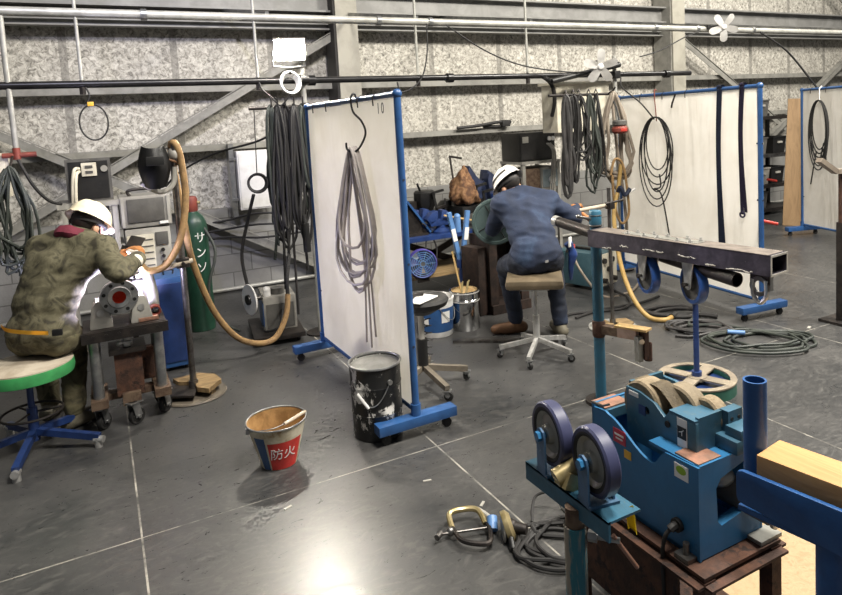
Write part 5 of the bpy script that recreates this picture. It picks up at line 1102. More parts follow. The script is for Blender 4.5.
# cables on the floor by the right screen foot
def floor_coil(nm, lab, cx_, cy_, R_, loops, r, mt, seed, sq=.6, rot=0, tail=None):
    Rr = random.Random(seed); pts = []; n_ = 18
    for k in range(loops):
        a_ = R_*Rr.uniform(.7, 1.15); dx = Rr.uniform(-.28, .28)*R_; dy = Rr.uniform(-.2, .2)*R_
        for i in range(n_):
            a = 2*PI*i/n_; rn = 1+.34*noise.noise(V((math.cos(a)*1.1+seed, math.sin(a)*1.1, k*.9))); x = a_*rn*math.cos(a)+dx; y = a_*rn*sq*math.sin(a)+dy
            pts.append(V((cx_+x*math.cos(rot)-y*math.sin(rot), cy_+x*math.sin(rot)+y*math.cos(rot), r+.45*r*k*Rr.uniform(.9, 1.1))))
    if tail: pts += [V(p) for p in tail]
    return T(MB().tube(cat(pts, 3), r, 7).build(nm, mt), lab, 'cable')
floor_coil('cable_coil', 'flat tangled dark cable on the floor beside the right screen foot', 4.12, 3.05, .36, 5, .011, 'green_cable', 3, .62, -.5, [(4.2, 3.3, .02), (4.1, 3.5, .02), (3.95, 3.6, .02), (4.2, 3.75, .02)])
floor_coil('cable_coil', 'smaller dark cable coil on the floor under the pipe rollers', 4.0, 3.5, .2, 4, .012, 'grey_black_cable', 9, .6, -.7, [(3.8, 3.4, .015), (3.7, 3.5, .015)])
floor_coil('cable_coil', 'dark cable coil on the floor behind the caster wheels', 4.12, 3.95, .22, 3, .014, 'grey_black_cable', 12, .6, -.6)
T(MB().tube(cat([(3.4, 4.3, .014), (3.7, 4.35, .014), (4.1, 4.3, .014), (4.4, 4.35, .014)], 8), .012).build('power_cable', 'black_cable'), 'dark cable running along the floor behind the torch stand', 'cable')
T(MB().cyl((4.0, 3.28, .04), (4.09, 3.2, .035), .016).build('cable_plug', 'light_blue'), 'light blue plug lying on the tangled floor cable', 'plug')
T(MB().box((4.62, 3.05, .006), (.05, .02, .012), .4).build('scrap_piece', 'light_case'), 'tiny pale scrap on the floor right of the screen foot', 'scrap')
# ---------------------------------------------------------------- square tube on rollers, middle right
c = thing('pipe_stand', 'teal upright pipe post carrying the square steel tube', 'stand', (2.4, 2.9, 0)); q = V((2.5, 2.95, 0))
MB().cyl(q+V((0, 0, .02)), q+V((0, 0, 1.06)), .032).build('post', 'teal_blue', c); MB().cyl(q, q+V((0, 0, .02)), .09).build('base', 'dark_steel', c)
b = MB(); b.lathe([(0, 1.06), (.034, 1.06), (.036, 1.07), (.036, 1.14), (.03, 1.148), (0, 1.148)], 26, M.Translation(q)); b.build('cap', 'teal_blue', c); b = MB(); b.ring(q+V((0, 0, 1.06)), .035, .006, n=24); b.ring(q+V((0, 0, 1.12)), .036, .003, n=24); b.cyl(q+V((-.03, 0, 1.1)), q+V((-.1, .03, 1.12)), .008); b.sph(q+V((-.1, .03, 1.12)), .012); b.build('clamp_ring', 'steel', c)
b = MB(); b.lathe([(.032, .4), (.038, .41), (.038, .49), (.032, .5)], 24, M.Translation(q)); b.build('weld_collar', 'rust', c, 'rusty weld collar')
MB().bar(q+V((.01, -.02, .45)), q+V((.04, -.17, .46)), .05, .05).build('bracket', 'rust_edge', c); MB().bar(q+V((.03, -.14, .46)), q+V((.065, -.25, .465)), .05, .055).build('arm', 'skin_steel' if 'skin_steel' in MT else mat('skin_steel', '#b49a8c', '#9a7f70', .6, .2, 9), c, 'bare pale bracket arm')
MB().bar(q+V((.03, -.12, .493)), q+V((.09, -.31, .5)), .065, .012).build('arm_plate', 'kraft', c)
b = MB(); b.bar(q+V((.085, -.275, .49)), q+V((.085, -.275, .33)), .045, .032, up=(1, 0, 0)); b.build('drop_leg', 'rust', c); MB().bar(q+V((.05, -.27, .46)), q+V((.05, -.27, .32)), .032, .035, up=(1, 0, 0)).build('side_leg', 'hub_grey', c); MB().nut(q+V((.05, -.285, .44)), (-.3, -1, 0), .016, .018).build('bolt', 'bright_steel', c); MB().pipe(q+V((.14, -.25, .3)), q+V((.14, -.25, .4)), .022).build('socket', 'rust', c)
# the tube
A = V((2.46, 2.9, 1.052)); B = V((2.575, 1.835, 1.052)); d = (B-A).normalized(); s = V((-d.y, d.x, 0)); s = s if s.x > 0 else -s
c = thing('square_tube', 'long dark square steel tube lying across on rollers, open end to the right', 'tube', (A+B)/2-V((0, 0, .09)))
w, h, th = .135, .092, .008; cen = lambda t_, x, z: A+(B-A)*t_+s*x+V((0, 0, z))
b = MB()
for (x0, x1, z0, z1) in ((-w/2, w/2, -th, 0), (-w/2, w/2, -h, -h+th), (-w/2, -w/2+th, -h, 0), (w/2-th, w/2, -h, 0)):
    if z1 != 0 or x1-x0 > .05:
        pass
    zc, xc = (z0+z1)/2, (x0+x1)/2
    b.bar(cen(0, xc, zc), cen(1, xc, zc), (x1-x0), (z1-z0), up=(0, 0, 1))
b.build('body', 'mill_steel', c)
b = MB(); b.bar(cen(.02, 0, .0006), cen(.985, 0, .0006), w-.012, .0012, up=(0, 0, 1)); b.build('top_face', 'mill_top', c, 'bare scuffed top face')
b = MB()
for (x, z, ww, hh) in ((0, -th/2, w, th), (0, -h+th/2, w, th), (-w/2+th/2, -h/2, th, h), (w/2-th/2, -h/2, th, h)): b.bar(cen(.9985, x, z), cen(1.0012, x, z), ww+.001, hh+.001, up=(0, 0, 1))
b.build('cut_edge', 'light_case', c, 'bright sawn edge')
Rr = random.Random(4)
for t_, l in ((.1, .06), (.36, .07), (.44, .04), (.56, .09), (.7, .05), (.8, .12), (.22, .05)):
    P = [cen(t_+l*i/8, -w/2-.001, -.06+.004*Rr.uniform(-1, 1)-(.024 if t_ in (.1, .7, .8) else 0)) for i in range(9)]; MB().tube(cat(P, 3), [.0045*Rr.uniform(.25, 1.2) for _ in range(25)], 6).build('weld_spatter', 'light_case', c)
for t_ in (.24, .34, .42, .53, .6):
    for x in (-.03, .032):
        q = cen(t_+(.015 if x > 0 else 0), x, .001); b = MB(); b.nut(q, (0, 0, 1), .012, .009); b.cyl(q, q+V((0, 0, .018)), .006); b.cyl(q, q+V((0, 0, .002)), .017); b.build('bolt', 'bright_steel', c)
b = MB(); b.bar(cen(.2, -.0, .002), cen(.64, 0, .002), .07, .003, up=(0, 0, 1)); b.build('packing_plate', 'hub_grey', c)
# fixed casters under it
d0_, s0_ = d, s
def rigid(t_, lab):
    r = thing('rigid_caster', lab, 'caster', cen(t_, 0, -h-.2), 0, 'blue casters bolted under the square tube'); ax = cen(t_, -.005, -h-.115); R_ = .098; d, s = M.Rotation(-.42, 3, 'Z') @ d0_, M.Rotation(-.42, 3, 'Z') @ s0_
    b = MB(); b.bar(cen(t_-.06, 0, -h-.003), cen(t_+.06, 0, -h-.003), .1, .006, up=(0, 0, 1))
    for k in (-1, 1):
        o = ax+s*k*.034; m_ = M((d, V((0, 0, 1)), s)).transposed().to_4x4(); m_.translation = o-s*.0025
        b.prism([(-.052, .115), (.052, .115), (.03, .0), (.02, -.02), (0, -.028), (-.02, -.02), (-.03, 0)], .005, m_)
    b.build('fork', 'bright_steel', r)
    m_, _ = frame(ax-s*.022, ax+s*.022); MB().lathe([(R_-.02, 0), (R_-.003, .0), (R_, .006), (R_, .038), (R_-.003, .044), (R_-.02, .044), (R_-.02, 0)], 40, m_).build('tyre', 'urethane_blue', r, 'blue urethane tyre')
    MB().lathe([(.012, -.004), (.03, -.004), (.032, .008), (R_-.024, .01), (R_-.019, 0), (R_-.019, .044), (R_-.024, .034), (.032, .036), (.03, .048), (.012, .048), (.012, -.004)], 36, m_).build('wheel_core', 'dark_case', r)
    b = MB(); b.cyl(ax-s*.05, ax+s*.05, .008); b.nut(ax-s*.052, -s, .014, .01); b.nut(ax+s*.042, s, .014, .01); b.build('axle', 'dark_steel', r)
rigid(.34, 'left blue caster wheel hanging under the square tube'); rigid(.6, 'right blue caster wheel hanging under the square tube')
# long black pipe behind and below the tube
P0, P1 = V((2.66, 3.5, 1.0)), V((2.51, 2.0, .915)); MB_ = MB().pipe(P0, P1, .034, .005, 28)
T(MB_.build('steel_pipe', 'dark_steel'), 'long round black pipe lying under the square tube', 'pipe')
T(MB().pipe(P0+(P0-P1).normalized()*.002, P0+(P0-P1).normalized()*.05, .036, .006).build('pipe_collar', 'bright_steel'), 'bright ring on the far end of the black pipe by the worker', 'collar')
c = thing('pipe_hanger', 'steel ring hanger under the open end of the square tube', 'hanger', cen(.93, 0, -h-.13)); m_ = M((d, V((0, 0, 1)), s)).transposed().to_4x4(); m_.translation = cen(.93, -.03, -h-.07)
b = MB(); b.prism([(-.045, .07), (.045, .07), (.045, .02), (.03, .04), (-.03, .04), (-.045, .02)], .008, m_); b.build('plate', 'dark_steel', c)
m2, _ = frame(cen(.93, -.035, -h-.06), cen(.93, -.005, -h-.06)); MB().lathe([(.026, 0), (.045, 0), (.045, .014), (.026, .014), (.026, 0)], 28, m2).build('ring', 'steel', c)
b = MB(); b.tube(cat([cen(.93, -.03, -h-.03)+d*-.03, cen(.93, -.03, -h-.1)+d*-.03, cen(.93, -.03, -h-.135), cen(.93, -.03, -h-.1)+d*.03, cen(.93, -.03, -h-.03)+d*.03], 8), .01); b.build('u_bolt', 'bright_steel', c)
MB().bar(cen(.945, .02, -h), cen(.945, .02, -h-.09), .05, .01, up=tuple(d)).build('side_lug', 'galv', c)
# blue pole on drum base
c = thing('roller_stand', 'slim blue pole stand on a round spoked base behind the grinder', 'stand', (3.1, 2.77, 0)); q = V((3.1, 2.77, 0)); m_ = M.Translation(q)
MB().lathe([(.195, 0), (.225, 0), (.225, .07), (.19, .07), (.19, .02), (.195, 0)], 44, m_).build('rim', 'green_rim' if 'green_rim' in MT else mat('green_rim', '#255244', '#2f5f50', .5, 0, 9), c, 'green painted rim')
b = MB(); b.lathe([(.19, .07), (.228, .07), (.228, .078), (.19, .078), (.19, .07)], 44, m_)
for a in (.35, .35+PI/2): b.box(q+V((0, 0, .074)), (.39, .075, .009), a)
b.cyl(q+V((0, 0, .06)), q+V((0, 0, .082)), .06); b.build('top_plate', 'spoke_tan' if 'spoke_tan' in MT else mat('spoke_tan', '#857a69', '#72685a', .7, 0, 9), c, 'tan spoked top plate'); MB().cyl(q, q+V((0, 0, .04)), .189).build('bottom_plate', 'deep_blue', c)
MB().cyl(q+V((0, 0, .08)), q+V((-.0, 0, .56)), .017).cyl(q+V((0, 0, .08)), q+V((0, 0, .11)), .03).build('pole', 'deep_blue', c)
b = MB(); b.box(q+V((0, 0, .585)), (.1, .06, .05), bev=.006); b.cyl(q+V((.02, -.05, .62)), q+V((.02, .05, .62)), .03); b.build('head', 'deep_blue', c)
# ---------------------------------------------------------------- roller stand at the front
c = thing('wheel_roller_stand', 'pipe roller stand with two large violet-blue wheels in the foreground', 'stand', (1.03, 1.38, 0))
q = V((1.05, 1.41, 0))
b = MB(); b.box((1.12, 1.43, .6565), (.11, .37, .007)); b.box((1.0685, 1.43, .632), (.007, .37, .056)); b.build('channel', 'teal_blue', c); 
def bigwheel(y, lab):
    ax = V((1.105, y, .775)); R_ = .093; f_ = MB(); Z_ = M.Translation(ax) @ M.Rotation(-.13, 4, 'Z'); X_ = lambda v: (Z_.to_3x3() @ V((v, 0, 0)))
    for k in (-1, 1):
        m_ = Z_ @ M.Translation(V((k*.039-.003, 0, 0))) @ M.Rotation(PI/2, 4, 'Z') @ M.Rotation(PI/2, 4, 'X'); f_.prism([(-.024, -.115), (.024, -.115), (.024, .0), (.017, .017), (0, .024), (-.017, .017), (-.024, 0)], .006, m_)
    f_.box((1.11, y, .664), (.09, .07, .008), -.17); fo = f_.build('fork', 'fork_blue', c)
    m_, _ = frame(ax-X_(.021), ax+X_(.021))
    MB().lathe([(R_-.02, 0), (R_-.005, .0), (R_, .006), (R_, .036), (R_-.005, .042), (R_-.02, .042), (R_-.02, 0)], 44, m_).build('tyre', 'urethane_violet', fo, 'dull violet-blue tyre')
    MB().lathe([(R_-.026, .002), (R_-.02, -.001), (R_-.014, .0), (R_-.014, .042), (R_-.02, .043), (R_-.026, .04), (R_-.026, .002)], 40, m_).build('band', 'black_rubber', fo)
    MB().lathe([(.01, -.004), (.026, -.004), (.03, .01), (.055, .014), (R_-.025, .003), (R_-.025, .039), (.055, .03), (.03, .034), (.026, .048), (.01, .048), (.01, -.004)], 36, m_).build('hub', 'hub_grey', fo)
    b = MB(); b.cyl(ax-X_(.05), ax+X_(.05), .009); b.nut(ax-X_(.042), -X_(1), .015, .012); b.nut(ax+X_(.042), X_(1), .015, .012); b.build('axle', 'machine_blue', fo)
bigwheel(1.525, ''); bigwheel(1.335, '')
b = MB(); b.bar((1.08, 1.43, .66), (1.1, 1.43, .7), .05, .06); b.cyl((1.05, 1.445, .69), (1.13, 1.43, .72), .025); b.build('brass_nut', 'brass', c, 'brass block between the wheels')
MB().cyl(q+V((0.02, -.02, .53)), q+V((.02, -.02, .63)), .026).build('inner_tube', 'rust_edge', c)
MB().pipe(q+V((.02, -.02, .02)), q+V((.02, -.02, .575)), .031, .005).build('outer_tube', 'post_teal' if 'post_teal' in MT else mat('post_teal', '#2a6a78', '#8d8578', .55, .1, 2.2, .43, .47, stretch=(6, 6, .6), c3='#5b4238', sc3=14, p3=(.66, .7)), c)
b = MB(); b.cyl(q+V((.02, -.02, 0)), q+V((.02, -.02, .02)), .2); b.build('base', 'dark_steel', c)
b = MB(); b.nut(q+V((.045, -.045, .55)), (.6, -.75, 0), .016, .025); b.cyl(q+V((.045, -.045, .55)), q+V((.1, -.11, .55)), .008); b.build('locking_bolt', 'galv', c); MB().cyl(q+V((.085, -.1, .565)), q+V((.15, -.12, .46)), .006).build('locking_handle', 'worn_metal', c)
b = MB(); b.grid(lambda a, e: V((1.158+.008*math.sin(a*9), 1.255+.035*a-.01*e, .655-.055*e+.01*math.sin(a*7+e*4))), 8, 6, .002); b.build('yellow_film', 'yellow_film', c, 'scrap of yellow film stuck to the plate')
# ---------------------------------------------------------------- grinder on its table
c = thing('grinder_table', 'rusty angle-iron table under the blue grinder', 'table', (1.5, 1.46, 0))
b = MB(); x0, x1, y0, y1 = 1.33, 1.645, 1.175, 1.74
for (a, e) in (((x0, y0), (x1, y0)), ((x0, y1), (x1, y1)), ((x0, y0), (x0, y1)), ((x1, y0), (x1, y1))):
    P, Q_ = V((*a, .42)), V((*e, .42)); b.bar(P, Q_, .05 if 0 else .006, .05, up=(0, 0, 1)) if 0 else b.bar(P, Q_, .008, .05, up=V((0, 0, 1)).cross(Q_-P))
b.box(((x0+x1)/2, (y0+y1)/2, .44), (x1-x0, y1-y0, .01)); b.build('top_frame', 'rust', c)
for x in (x0+.02, x1-.02):
    for y in (y0+.02, y1-.02): MB().box((x, y, .215), (.042, .042, .43)).build('leg', 'rust', c)
b = MB(); b.box(((x0+x1)/2, (y0+y1)/2, .16), (x1-x0-.02, y1-y0-.02, .01)); b.box((x0+.01, (y0+y1)/2, .17), (.01, y1-y0, .04)); b.box(((x0+x1)/2, y0+.01, .17), (x1-x0, .01, .04)); b.build('lower_shelf', 'rust', c)
MB().box(((x0)+.004, 1.5, .3), (.008, .46, .22)).build('side_plate', 'rust', c)
g = thing('bench_grinder', 'blue dust-collecting grinder machine with abrasive wheels on the rusty table', 'grinder', (1.49, 1.47, .45))
X0_, X1_, Y0_, Y1_, zb, zt = 1.37, 1.632, 1.225, 1.665, .447, .72
# hull: long side with a dipped lip, near end wall with an opening
def side(x, th):
    pr = [(Y0_, zb), (Y1_, zb), (Y1_, zt+.018), (1.6, zt+.025)]; n_ = 16
    pr += [(1.6-(1.6-1.4)*i/n_, zt+.02-(.08)*(.5-.5*math.cos(PI*i/n_))) for i in range(1, n_+1)]
    pr += [(1.4-(.06)*i/8, zt-.06+.055*(.5-.5*math.cos(PI*i/8))) for i in range(1, 9)]+[(Y0_, zt)]
    m_ = M.Translation(V((x, 0, 0))) @ M.Rotation(PI/2, 4, 'Z') @ M.Rotation(PI/2, 4, 'X'); return MB().prism(pr, th, m_)
side(X0_, .008).build('front_side', 'machine_blue', g); side(X1_-.008, .008).build('rear_side', 'machine_blue', g)
b = MB(); b.box(((X0_+X1_)/2, Y1_-.004, (zb+zt)/2+.015), (X1_-X0_, .008, zt-zb+.03)); b.box(((X0_+X1_)/2, 1.47, zb+.006), (X1_-X0_, Y1_-Y0_, .012)); b.build('back_wall', 'machine_blue', g)
xw = X1_-X0_; op = [(0, 0), (xw, 0), (xw, .1), (.09, .075), (.075, .09), (.07, .19), (.09, .215), (xw-.03, .25), (xw, .25), (xw, zt-zb), (0, zt-zb)]
op = [(max(.0085, min(xw-.0085, a)), e_+.002) for a, e_ in op]
MB().prism(op, .03, M.Translation(V((X0_, Y0_+.031, zb))) @ M.Rotation(PI/2, 4, 'X')).build('end_frame', 'machine_blue', g)
MB().box(((X0_+X1_)/2, 1.33, zt-.004), (xw-.01, .17, .01)).build('deck', 'machine_blue', g); MB().box((X0_+.055, Y0_+.05, zt+.003), (.09, .085, .005), .0).build('worn_corner', 'worn_metal', g, 'worn bare corner plate')
MB().box((X0_+.06, 1.645, zt+.026), (.1, .07, .005)).build('worn_corner', 'worn_metal', g, 'worn bare corner plate'); MB().box((X0_+.11, 1.63, zt+.008), (.2, .06, .03)).build('rear_deck', 'machine_head', g)
b = MB(); b.tube([V((X0_+.0, 1.66, zt+.034)), V((X0_, 1.61, zt+.038)), V((X0_+.02, 1.6, zt+.042))], .004); b.build('lip_rod', 'steel', g)
for y in (1.26, 1.62): MB().box((X0_-.012, y, zb+.006), (.05, .05, .012)).cyl((X0_-.015, y, zb+.01), (X0_-.015, y, zb+.045), .009).build('mount', 'steel', g)
MB().box((X1_-.02, Y0_-.02, zb+.006), (.09, .05, .012)).build('mount', 'hub_grey', g)
# motor seen through the end opening
b = MB(); b.cyl((1.56, 1.33, .575), (1.6, 1.16, .55), .042, bev=.006); mo = b.build('motor', 'dark_case', g); MB().cyl((1.6, 1.161, .55), (1.604, 1.145, .548), .044, bev=.004).build('motor_cap', 'hub_grey', mo)
for k in range(4): a = k*PI/2+.4; MB().cyl((1.6035+.022*math.cos(a), 1.146, .549+.022*math.sin(a)), (1.6037+.022*math.cos(a), 1.1435, .549+.022*math.sin(a)), .006, n=8).build('cap_hole', 'black_paint', mo)
MB().sph((1.53, 1.3, .62), (.05, .05, .03)).build('dust_port', 'hub_grey', g)
# head with wheels
hx0, hx1, hy0, hy1, hz = 1.425, 1.605, 1.28, 1.56, .815
pr = [(hy0, .66), (hy1, .66), (hy1, hz+.015), (1.5, hz+.015), (1.44, hz-.0), (1.4, hz-.03), (1.38, hz-.005), (hy0, hz-.005)]
m_ = M.Translation(V((hx0, 0, 0))) @ M.Rotation(PI/2, 4, 'Z') @ M.Rotation(PI/2, 4, 'X'); hd_ = MB().prism(pr, .012, m_, .002).build('head_side', 'machine_head', g)
m_ = M.Translation(V((hx1-.03, 0, 0))) @ M.Rotation(PI/2, 4, 'Z') @ M.Rotation(PI/2, 4, 'X'); MB().prism(pr, .012, m_, .002).build('head_side', 'machine_head', g)
b = MB(); b.box((hx0+.082, hy0+.0075, .745), (.138, .012, .155)); b.box((hx0+.082, hy1-.0075, .76), (.138, .012, .17)); b.box((hx0+.063, hy0+.05, hz-.001), (.128, .097, .006)); b.box((hx0+.082, 1.43, .668), (.138, .26, .012)); b.build('head_case', 'machine_head', g)
for (y, z, x, r, wd, nm) in ((1.505, hz-.035, 1.47, .078, .075, 'abrasive'), (1.42, hz-.045, 1.53, .085, .06, 'belt_stuff'), (1.335, hz-.03, 1.55, .055, .05, 'abrasive'),):
    m_, _ = frame((x-wd/2, y, z), (x+wd/2, y, z)); MB().lathe([(.012, 0), (r-.006, 0), (r, .006), (r, wd-.006), (r-.006, wd), (.012, wd), (.012, 0)], 40, m_).build('abrasive_wheel', nm, g)
MB().cyl((hx0+.0, 1.47, hz-.035), (hx1, 1.47, hz-.035), .012).build('spindle', 'steel', g)
MB().grid(lambda a, e: V((1.45+.06*e, 1.55-.2*a, hz+.035-.06*a+.03*math.sin(a*PI)-.006*math.sin(a*9))), 12, 4, .004).build('belt_guard', 'belt_stuff', g, 'tan rubbery cover')
MB().cyl((hx0-.004, 1.385, hz-.045), (hx0+.01, 1.385, hz-.045), .01).build('bolt', 'dark_steel', g)
b = MB(); b.box((1.565, 1.275, .78), (.06, .03, .09)); b.build('rear_bracket', 'machine_head', g)
for x in (1.55, 1.58):
    for z in (.775, .8): MB().cyl((x, 1.262, z), (x, 1.258, z), .006, n=10).build('screw', 'dark_steel', g)
vs_ = MB(); vs_.box((1.56, 1.245, .742), (.11, .075, .04), bev=.004); vs_.box((1.56, 1.235, .775), (.075, .055, .03), bev=.004); v_ = vs_.build('tool_rest', 'machine_head', g, 'blue sliding tool rest'); MB().cyl((1.575, 1.215, .775), (1.578, 1.195, .774), .02).build('adjusting_knob', 'machine_blue', v_)
# labels
def lab_on_x(x, y, z, w, h, m, nm='label', lb=None): return MB().box((x-.001, y, z), (.002, w, h)).build(nm, m, g, lb)
lab_on_x(X0_, 1.535, .685, .055, .045, 'red_label', 'warning_label', 'red warning label'); lab_on_x(X0_-.001, 1.535, .69, .04, .006, 'white_paper', 'label_line'); lab_on_x(X0_-.001, 1.535, .678, .03, .005, 'white_paper', 'label_line')
lab_on_x(X0_, 1.5, .64, .03, .026, 'yellow_label', 'warning_label', 'small orange-yellow label')
lab_on_x(X0_, 1.285, .683, .05, .042, 'white_paper', 'label', 'white label with a green oval'); 
m_ = M.Translation(V((X0_-.0025, 1.285, .688))) @ M.Rotation(PI/2, 4, 'Z') @ M.Rotation(PI/2, 4, 'X') @ M.Diagonal((1.5, 1, 1, 1)); MB().lathe([(0, 0), (.012, 0), (.012, .001), (0, .001)], 28, m_).build('label_oval', 'green_label', g)
lab_on_x(hx0, 1.33, .757, .036, .1, 'white_paper', 'label', 'tall white label'); lab_on_x(hx0-.0015, 1.33, .765, .032, .036, 'black_ink', 'label_symbol')
text('label_symbol_mark', 'イ', .024, 'white_paper', M.Translation(V((hx0-.0035, 1.33, .765))) @ M.Rotation(-PI/2, 4, 'Z') @ M.Rotation(PI/2, 4, 'X'), g)
lab_on_x(hx0, 1.525, .815, .04, .014, 'white_paper', 'label', 'narrow white label'); lab_on_x(hx0, 1.49, .775, .028, .03, 'deep_blue', 'label')
# power cord
b = MB(); b.cyl((X0_, 1.3, .52), (X0_-.012, 1.3, .52), .02); b.tube(cat([(X0_-.005, 1.3, .52), (X0_-.03, 1.3, .518), (X0_-.045, 1.31, .49), (X0_-.045, 1.32, .43), (X0_-.042, 1.32, .3), (X0_-.05, 1.3, .14)], 8), [.012]*10+[.006]*31, 8); b.build('power_cord', 'black_cable', g)
T(MB().box((1.44, 1.708, .535), (.16, .06, .17), .0, .004).build('steel_block', 'dark_steel'), 'dark steel block behind the grinder on the rusty table', 'block')
T(MB().sph((1.24, 1.42, .04), (.08, .08, .04)).cyl((1.24, 1.42, 0), (1.24, 1.42, .02), .08).build('blue_container', 'machine_blue'), 'rounded blue container on the floor between the roller stand and rusty table', 'container')
# ---------------------------------------------------------------- blue stand with timber
c = thing('timber_stand', 'blue steel T-stand in the right foreground holding a timber', 'stand', (1.2, .78, 0))
P = V((1.232, .985, .812)); Q_ = V((1.304, .515, .812)); u = (Q_-P).normalized(); nn = V((-u.y, u.x, 0)); nn = nn if nn.x > 0 else -nn
m_ = M((u, V((0, 0, 1)), -nn)).transposed().to_4x4(); m_.translation = P+V((0, 0, -.035))
L = (Q_-P).length; MB().prism([(0, .036), (.004, .026), (.014, .022), (L, -.02), (L, .1), (.014, .1), (.004, .096), (0, .086)], .012, m_, .0015).build('plate', 'stand_blue', c)
MB().box(P+u*(L/2)+nn*.06+V((0, 0, -.03)), (L, .13, .012), math.atan2(u.y, u.x)).build('ledge', 'stand_blue', c)
pp = P+u*.005+nn*.065; MB().pipe(pp+V((0, 0, -.03)), pp+V((0, 0, .255)), .026, .0045, 32).build('stop_post', 'stand_blue', c)
pq = P+u*.185+nn*.04; MB().cyl(pq+V((0, 0, -.805)), pq+V((0, 0, -.03)), .031, n=32).build('post', 'stand_blue', c); MB().box(pq+V((0, 0, -.809)), (.3, .3, .012)).build('base', 'stand_blue', c)
t0 = P+u*.03+nn*.075+V((0, 0, .045)); a_ = math.atan2(u.y, u.x)
tb = thing('timber_beam', 'square sawn timber resting on the blue T-stand', 'timber', t0)
MB().bar(t0+V((0, 0, .0)), t0+u*.62, .105, .105, up=(0, 0, 1), bev=.003).build('timber', 'timber', tb)
T(MB().box((0, 0, .006), (1.6, .9, .012)).build('plywood_sheet', 'plywood'), 'plywood sheet lying on the floor at the right foreground', 'sheet')
o = bpy.data.objects['plywood_sheet']; o.location = (2.55, 1.2, 0); o.rotation_euler = (0, 0, -.12)
# ---------------------------------------------------------------- floor items near
c = thing('earth_clamp', 'brass and steel C-shaped pipe clamp lying on the floor left of the roller stand', 'clamp', (1.2, 2.24, 0)); q = V((1.2, 2.27, .03))
Rz_ = M.Rotation(-.35, 3, 'Z'); G = lambda x, y, z=0: q+Rz_ @ V((x, y, 0))+V((0, 0, z))
MB().tube(cat([G(-.06, .03), G(-.06, .1, .02), G(.0, .12, .02), G(.06, .1, .02), G(.08, .03)], 8), .012).build('upper_jaw', 'brass', c)
MB().tube(cat([G(-.06, .03), G(-.03, -.06), G(.05, -.1), G(.08, -.08), G(.09, -.0), G(.08, .05)], 8), .01).build('lower_jaw', 'dark_steel', c)
b = MB(); b.cyl(G(-.11, .0), G(.08, .0), .006); b.sph(G(-.07, .01), .018); b.cyl(G(-.13, -.02), G(-.11, .01), .012); b.build('screw', 'steel', c); MB().tube(cat([G(.06, .11, .02), G(.1, .06, .01), G(.1, .01)], 6), .009).build('white_grip', 'light_case', c)
c = thing('angle_grinder', 'small angle grinder with a blue sleeve lying on the floor beside the cable coil', 'grinder', (1.33, 2.17, 0)); q = V((1.34, 2.18, .045)); Rz_ = M.Rotation(-.4, 3, 'Z')
b = MB(); m_, _ = frame(G(-.015, .0), G(.02, .0, .01)); b.lathe([(0, 0), (.06, 0), (.062, .004), (.062, .02), (.045, .034), (0, .034)], 30, m_); b.build('disc_guard', 'brass', c); m_, _ = frame(G(-.025, .0), G(-.015, .0)); MB().lathe([(0, 0), (.055, 0), (.056, .006), (0, .006)], 30, m_).build('disc', 'light_case', c, 'pale flap disc')
MB().cyl(G(.01, 0), G(.07, -.03), .026, .02).sph(G(.01, 0), .032).build('body', 'dark_steel', c); MB().cyl(G(.0, -.03, .0), G(.0, -.1, -.03), .012).build('side_handle', 'black_paint', c)
T(MB().cyl(G(-.06, .035, -.03), G(-.055, .08, .0), .022).build('blue_sleeve', 'light_blue'), 'short blue plastic sleeve between the brass clamp and the grinder', 'sleeve')
floor_coil('cable_coil', 'black cable coil on the floor behind the roller stand', 1.52, 2.02, .18, 5, .0085, 'black_cable', 31, .8, -.3, [(1.46, 2.1, .01), (1.44, 2.16, .03)])
T(MB().tube(cat([(1.47, 2.2, .01), (1.55, 2.28, .06), (1.63, 2.2, .09), (1.64, 2.12, .06)], 8), .006).build('power_cable', 'black_cable'), 'thin black cable arching up from the floor coil', 'cable')
c = thing('cable_plug', 'grey-blue cable plug standing in the black floor coil', 'plug', (1.6, 2.1, 0)); MB().tube(cat([(1.57, 2.12, .09), (1.59, 2.1, .06), (1.6, 2.06, .03)], 6), .016).build('body', 'hub_grey', c); MB().cyl((1.57, 2.12, .09), (1.56, 2.13, .11), .01).build('tip', 'bright_steel', c)
T(MB().cyl((1.66, 2.05, .0), (1.66, 2.05, .012), .05).build('round_washer', 'seat_wood'), 'round tan disc lying in the black floor coil', 'disc')
Rr = random.Random(8)
for k, (x, y, lab) in enumerate(((1.37, 2.44, 'pale scrap sliver on the floor above the pipe clamp'), (1.25, 2.75, 'pale scrap sliver on the floor near the dashed joint'), (.62, 2.9, 'pale scrap sliver on the floor in front of the fire bucket'))): T(MB().box((x, y, .002), (.04, .012, .004), Rr.uniform(0, 3)).build('scrap_sliver', 'light_case'), lab, 'scrap')
# ---------------------------------------------------------------- light and camera
def area(name, loc, target, size, energy, col, sy=None):
    l = bpy.data.lights.new(name, 'AREA'); l.energy = energy; l.size = size; l.color = col
    if sy: l.shape = 'RECTANGLE'; l.size_y = sy
    o = bpy.data.objects.new(name, l); COL.objects.link(o); o.location = loc; o.rotation_euler = (V(target)-V(loc)).to_track_quat('-Z', 'Y').to_euler(); return o
warm = (1, .95, .86)
area('high_bay_lamp', (6.5, 1.5, 6.0), (6.0, 3.0, 0), 1.2, 900, warm, 1.2)
area('high_bay_lamp', (2.0, .8, 6.0), (2.4, 3.2, 0), 1.2, 620, warm, 1.2)
area('high_bay_lamp', (9.5, 3.5, 6.0), (9.0, 5.0, 0), 1.2, 320, warm, 1.2)
area('high_bay_lamp', (-2.5, 2.0, 6.0), (-1.0, 4.0, 0), 1.2, 20, (.95, .97, 1), 1.2)
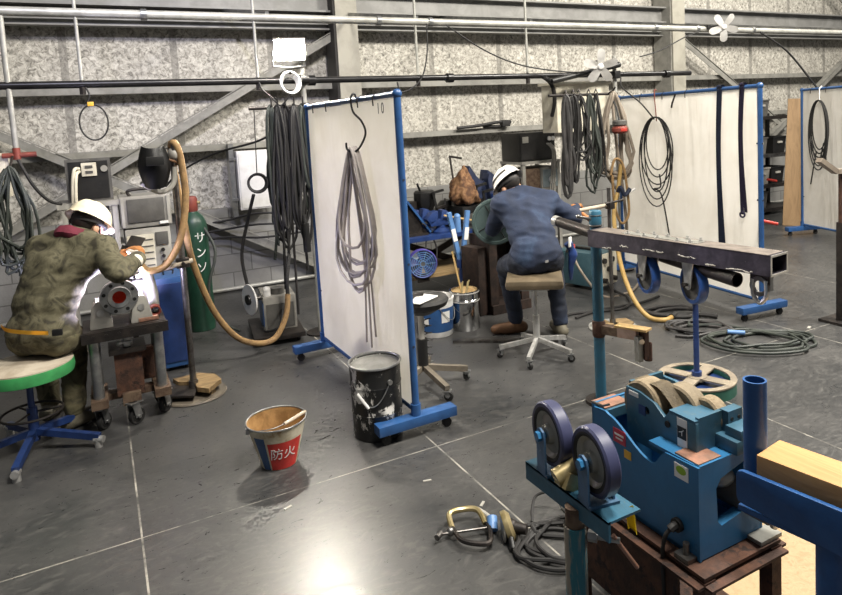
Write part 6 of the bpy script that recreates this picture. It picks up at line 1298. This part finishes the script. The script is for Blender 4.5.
pl = bpy.data.lights.new('arc_light', 'POINT'); pl.energy = 45; pl.color = (.72, .68, 1); pl.shadow_soft_size = .02
po = bpy.data.objects.new('arc_light', pl); COL.objects.link(po); po.location = (.055, 4.375, .872)
fl_ = area('floodlight_beam', (1.395, 5.2, 2.315), (.9, 2.6, 0), .2, 8, (1, .97, .92), .14)
sl = bpy.data.lights.new('cool_lamp', 'SPOT'); sl.energy = 1000; sl.color = (.76, .76, 1); sl.spot_size = .62; sl.spot_blend = 1; sl.shadow_soft_size = .15
so = bpy.data.objects.new('cool_lamp', sl); COL.objects.link(so); so.location = (-.5, 1.0, 5.0); so.rotation_euler = (V((1.1, 7.5, 1.7))-V(so.location)).to_track_quat('-Z', 'Y').to_euler()
wd = bpy.data.worlds.new('World'); S.world = wd; wd.use_nodes = True; bg = wd.node_tree.nodes['Background']; bg.inputs[0].default_value = (.92, .95, 1, 1); bg.inputs[1].default_value = .13
cam = bpy.data.cameras.new('camera'); co = bpy.data.objects.new('camera', cam); COL.objects.link(co)
R = M.Rotation(math.radians(-28.0537), 4, 'Z') @ M.Rotation(math.radians(84.6814), 4, 'X') @ M.Rotation(math.radians(-3.0715), 4, 'Z')
co.matrix_world = M.Translation((0, 0, 1.7)) @ R
cam.sensor_fit = 'HORIZONTAL'; cam.sensor_width = 36; cam.lens = 661.59/842*36; cam.shift_x = (421-451.19)/842; cam.shift_y = (183.30-297.5)/842; cam.clip_start = .05
S.camera = co
S.view_settings.view_transform = 'Standard'; S.view_settings.look = 'None'; S.view_settings.exposure = 0; S.view_settings.gamma = 1; S.view_settings.use_curve_mapping = False
for stem_, grp in (('storage_bin', 'bins and trays on the dark shelf rack'), ('scrap_sliver', 'pale scrap slivers on the floor'), ('clip_fan', 'white clip fans on the pipes'), ('bar_clamp', 'black bar clamps on the bench'), ('bench_vise', 'vises on the bench'), ('pipe_support', 'castings under the pipe flange'), ('machine_casting', 'castings on the bench'), ('spray_can', 'small cans on the bench'), ('lifting_sling', 'slings on the right screen'), ('support_pole', 'grey support poles behind the screens'), ('work_stool', 'stools the two workers sit on')):
    for o in bpy.data.objects:
        if o.parent is None and o.name.split('.')[0] == stem_ and 'group' not in o: o['group'] = grp
